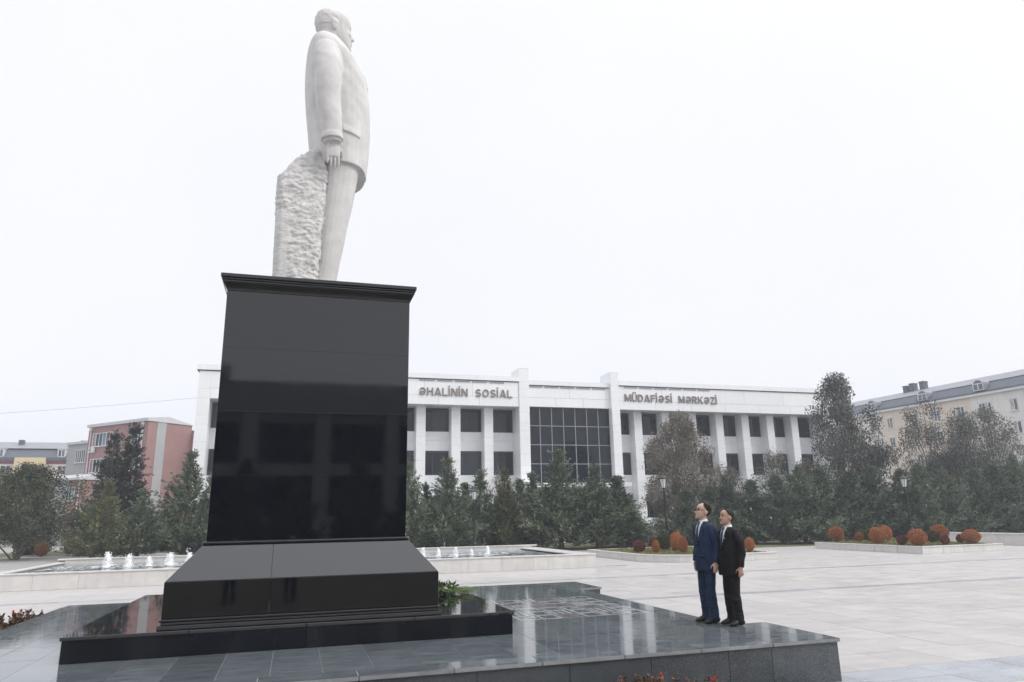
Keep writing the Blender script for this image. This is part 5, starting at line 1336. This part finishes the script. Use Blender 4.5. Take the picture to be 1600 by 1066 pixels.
# ------------------------------------------------------------------ the statue
st = thing('statue', 'tall white stone statue of a standing man in a suit, on the black pedestal', 'statue', (.245, 13.1, ZS))
mb = MB()
SX = -.245   # measured profile is in world x; local x = world x - .245
secs = ((2.70, .00, 1.015, .74), (2.9, -.03, 1.03, .745), (3.3, -.09, 1.055, .75), (3.7, -.14, 1.06, .77), (4.1, -.19, 1.045, .80), (4.5, -.225, 1.01, .83), (4.8, -.235, .93, .86), (5.05, -.235, .78, .88),
        (5.25, -.225, .615, .84), (5.4, -.20, .49, .75), (5.50, -.17, .40, .63), (5.60, -.125, .33, .48), (5.70, -.085, .29, .36), (5.77, -.05, .27, .29))
secs = catmull(secs, 5)
rings = []
for z, xb, xf, hw in secs:
    c_, h_ = (xb + xf) / 2, (xf - xb) / 2
    rings.append([(c_ + h_ * math.copysign(abs(math.cos(a)) ** .85, math.cos(a)) + SX, hw * math.copysign(abs(math.sin(a)) ** .85, math.sin(a)), z + .15) for a in [2 * PI * i / 36 for i in range(36)]])
mb.rings(rings)
def srf(x, z):
    zz = z - .15
    xb = float(np.interp(zz, [s[0] for s in secs], [s[1] for s in secs])); xf = float(np.interp(zz, [s[0] for s in secs], [s[2] for s in secs])); hw = float(np.interp(zz, [s[0] for s in secs], [s[3] for s in secs]))
    c_, h_ = (xb + xf) / 2 + SX, (xf - xb) / 2
    q = min(1, abs((x - c_) / h_)) ** (1 / .85)
    return hw * math.sqrt(max(0, 1 - q * q)) ** .85
# sleeves
for sg in (-1, 1):
    sh, eb, wr = Vector((-.065, sg * .68, 5.14)), Vector((-.045, sg * .93, 4.15)), Vector((.075, sg * .93, 3.17))
    mb.stube([sh + Vector((.03, -sg * .42, .56)), sh + Vector((.01, -sg * .16, .26)), sh + Vector((.0, sg * .07, -.12)), sh.lerp(eb, .5) + Vector((0, sg * .10, 0)), eb, eb.lerp(wr, .5), wr],
            [(.10, .20), (.225, .27), (.245, .272), (.24, .255), (.225, .24), (.205, .218), (.185, .19)], 24, m=6)
    mb.tube([wr + Vector((-.012, 0, .07)), wr + Vector((.0, 0, -.03))], [(.196, .21)] * 2, 22)
    mb.tube([wr + Vector((0, 0, 0)), wr + Vector((.012, 0, -.085))], [(.150, .16)] * 2, 20)
    hand(mb, wr + Vector((.01, 0, -.06)), (.07, -sg * .02, -1), (1, -sg * .2, 0), 3.0, .22, sg, .84, 1.16)
# legs and shoes
for sg in (-1, 1):
    mb.stube([(.22, sg * .34, 3.3), (.265, sg * .34, 2.8), (.195, sg * .335, 2.0), (.115, sg * .33, 1.2), (.045, sg * .325, .5), (.01, sg * .325, .10)],
            [(.345, .37), (.34, .345), (.31, .29), (.28, .25), (.26, .225), (.265, .235)], 20)
    mb.tube([(-.15, sg * .34, .09), (.1, sg * .35, .12), (.35, sg * .37, .09), (.50, sg * .38, .06)], [(.13, .09), (.16, .12), (.15, .09), (.08, .05)], 14)
# neck, head
mb.tube([(-.10, 0, 5.45), (-.06, 0, 5.75), (-.03, 0, 6.05)], [(.27, .27), (.235, .24), (.23, .24)], 20)
h = head_mb(3.72); hv = [(x + .015, y, z + 5.75) for x, y, z in h.v]; mb.add(rot_head(hv, (-.05, 0, 5.8), R(9), R(1)), h.f)
# collar, lapels, placket, pocket flap, hem thickness
mb.tube([(-.15, 0, 5.66), (-.125, 0, 5.80), (-.095, 0, 5.90)], [(.30, .28), (.275, .27), (.25, .25)], 24)
def sband(pts, off_, th):
    R_ = []
    for x, z, dz in pts:
        y = -srf(x, z); R_.append([(x, y - off_, z - dz), (x, y + .004, z + dz), (x, y + th, z + dz), (x, y + th, z - dz)])
    mb.rings(R_)
sband([(.27, 3.57, .09), (.36, 3.555, .09), (.44, 3.54, .09), (.52, 3.525, .09), (.60, 3.51, .09)], .03, .06)
sme = remeshed(mb, 'figure', 'statue', .0155, 2)
def _carve(p, q):
    a = mnoise.noise((p[0] * 2.2, p[1] * 2.2, p[2] * 1.1)) * .006
    if abs(p[1]) > .62 and 3.2 < p[2] < 5.2: a += mnoise.noise((p[0] * 3, p[1] * 3, p[2] * 5.5 + p[0] * 4)) * .009
    if p[2] < 2.8: a += mnoise.noise((p[0] * 4, p[1] * 4, p[2] * 1.6)) * .008
    if p[2] > 6.15 and p[0] < .12: a += .010 + .010 * mnoise.noise((p[0] * 16, p[1] * 16, p[2] * 16))
    return q * a
displace(sme, _carve)
part('figure', sme, st)
def sshell(name, fn, n, yo):
    q = MB(); R_ = []
    for i in range(n):
        z, y0, y1 = fn(i / (n - 1)); zz = z - .15
        xb = float(np.interp(zz, [s[0] for s in secs], [s[1] for s in secs])); xf = float(np.interp(zz, [s[0] for s in secs], [s[2] for s in secs])); hw = float(np.interp(zz, [s[0] for s in secs], [s[3] for s in secs]))
        f_ = lambda y: (xb + xf) / 2 + SX + (xf - xb) / 2 * math.sqrt(max(0, 1 - min(1, abs(y / hw)) ** (2 / .85))) ** .85
        ys = [y0 + (y1 - y0) * k / 5 for k in range(6)]
        R_.append([(f_(y) + yo, y, z) for y in ys] + [(f_(y) - .05, y, z) for y in reversed(ys)])
    q.rings(R_); return q.build(name, 'statue', st, False)
sshell('coat_front', lambda u: (2.86 + 2.0 * u, -.16 + .10 * u, .05), 14, .010)
sshell('lapel', lambda u: (4.75 + .95 * u, -.09 - .16 * u, -.30 - .10 * math.sin(PI * u)) if False else (4.75 + .9 * u, -.32 - .05 * math.sin(PI * u), -.07 - .12 * u), 10, .008)
sshell('lapel', lambda u: (4.75 + .9 * u, .07 + .12 * u, .32 + .05 * math.sin(PI * u)), 10, .008)
# rough support block behind the legs
mb = MB(); R_ = []
for z, x0, x1, hy in ((-.0, -.82, -.02, .74), (.8, -.83, .01, .74), (1.6, -.84, .05, .74), (2.2, -.845, .08, .73), (2.48, -.84, .09, .71), (2.56, -.77, .09, .70), (2.80, -.60, .08, .67), (3.04, -.42, .06, .61), (3.17, -.30, .02, .5)):
    R_.append([(x0, -hy * .86, z), (x0 + .10, -hy, z), ((x0 + x1) / 2, -hy - .03, z), (x1 - .1, -hy + .02, z), (x1, -hy * .6, z), (x1, hy * .6, z), (x1 - .1, hy, z), ((x0 + x1) / 2, hy + .03, z), (x0 + .1, hy, z), (x0, hy * .86, z)])
mb.rings(R_)
rme = remeshed(mb, 'rough_support', 'rough_stone', .022, 1)
def _chip(p, q):
    w = .12 if (p[0] < -.60 and p[2] < 1.75) else 1.0
    a = mnoise.noise((p[0] * 4.2, p[1] * 4.2, p[2] * 4.2)) * .03 + mnoise.noise((p[0] * 11, p[1] * 11, p[2] * 17)) * .024 + abs(mnoise.noise((p[0] * 21, p[1] * 21 + p[0] * 9, p[2] * 30))) * .034
    return q * (a - .01) * w
displace(rme, _chip)
part('rough_support', rme, st)
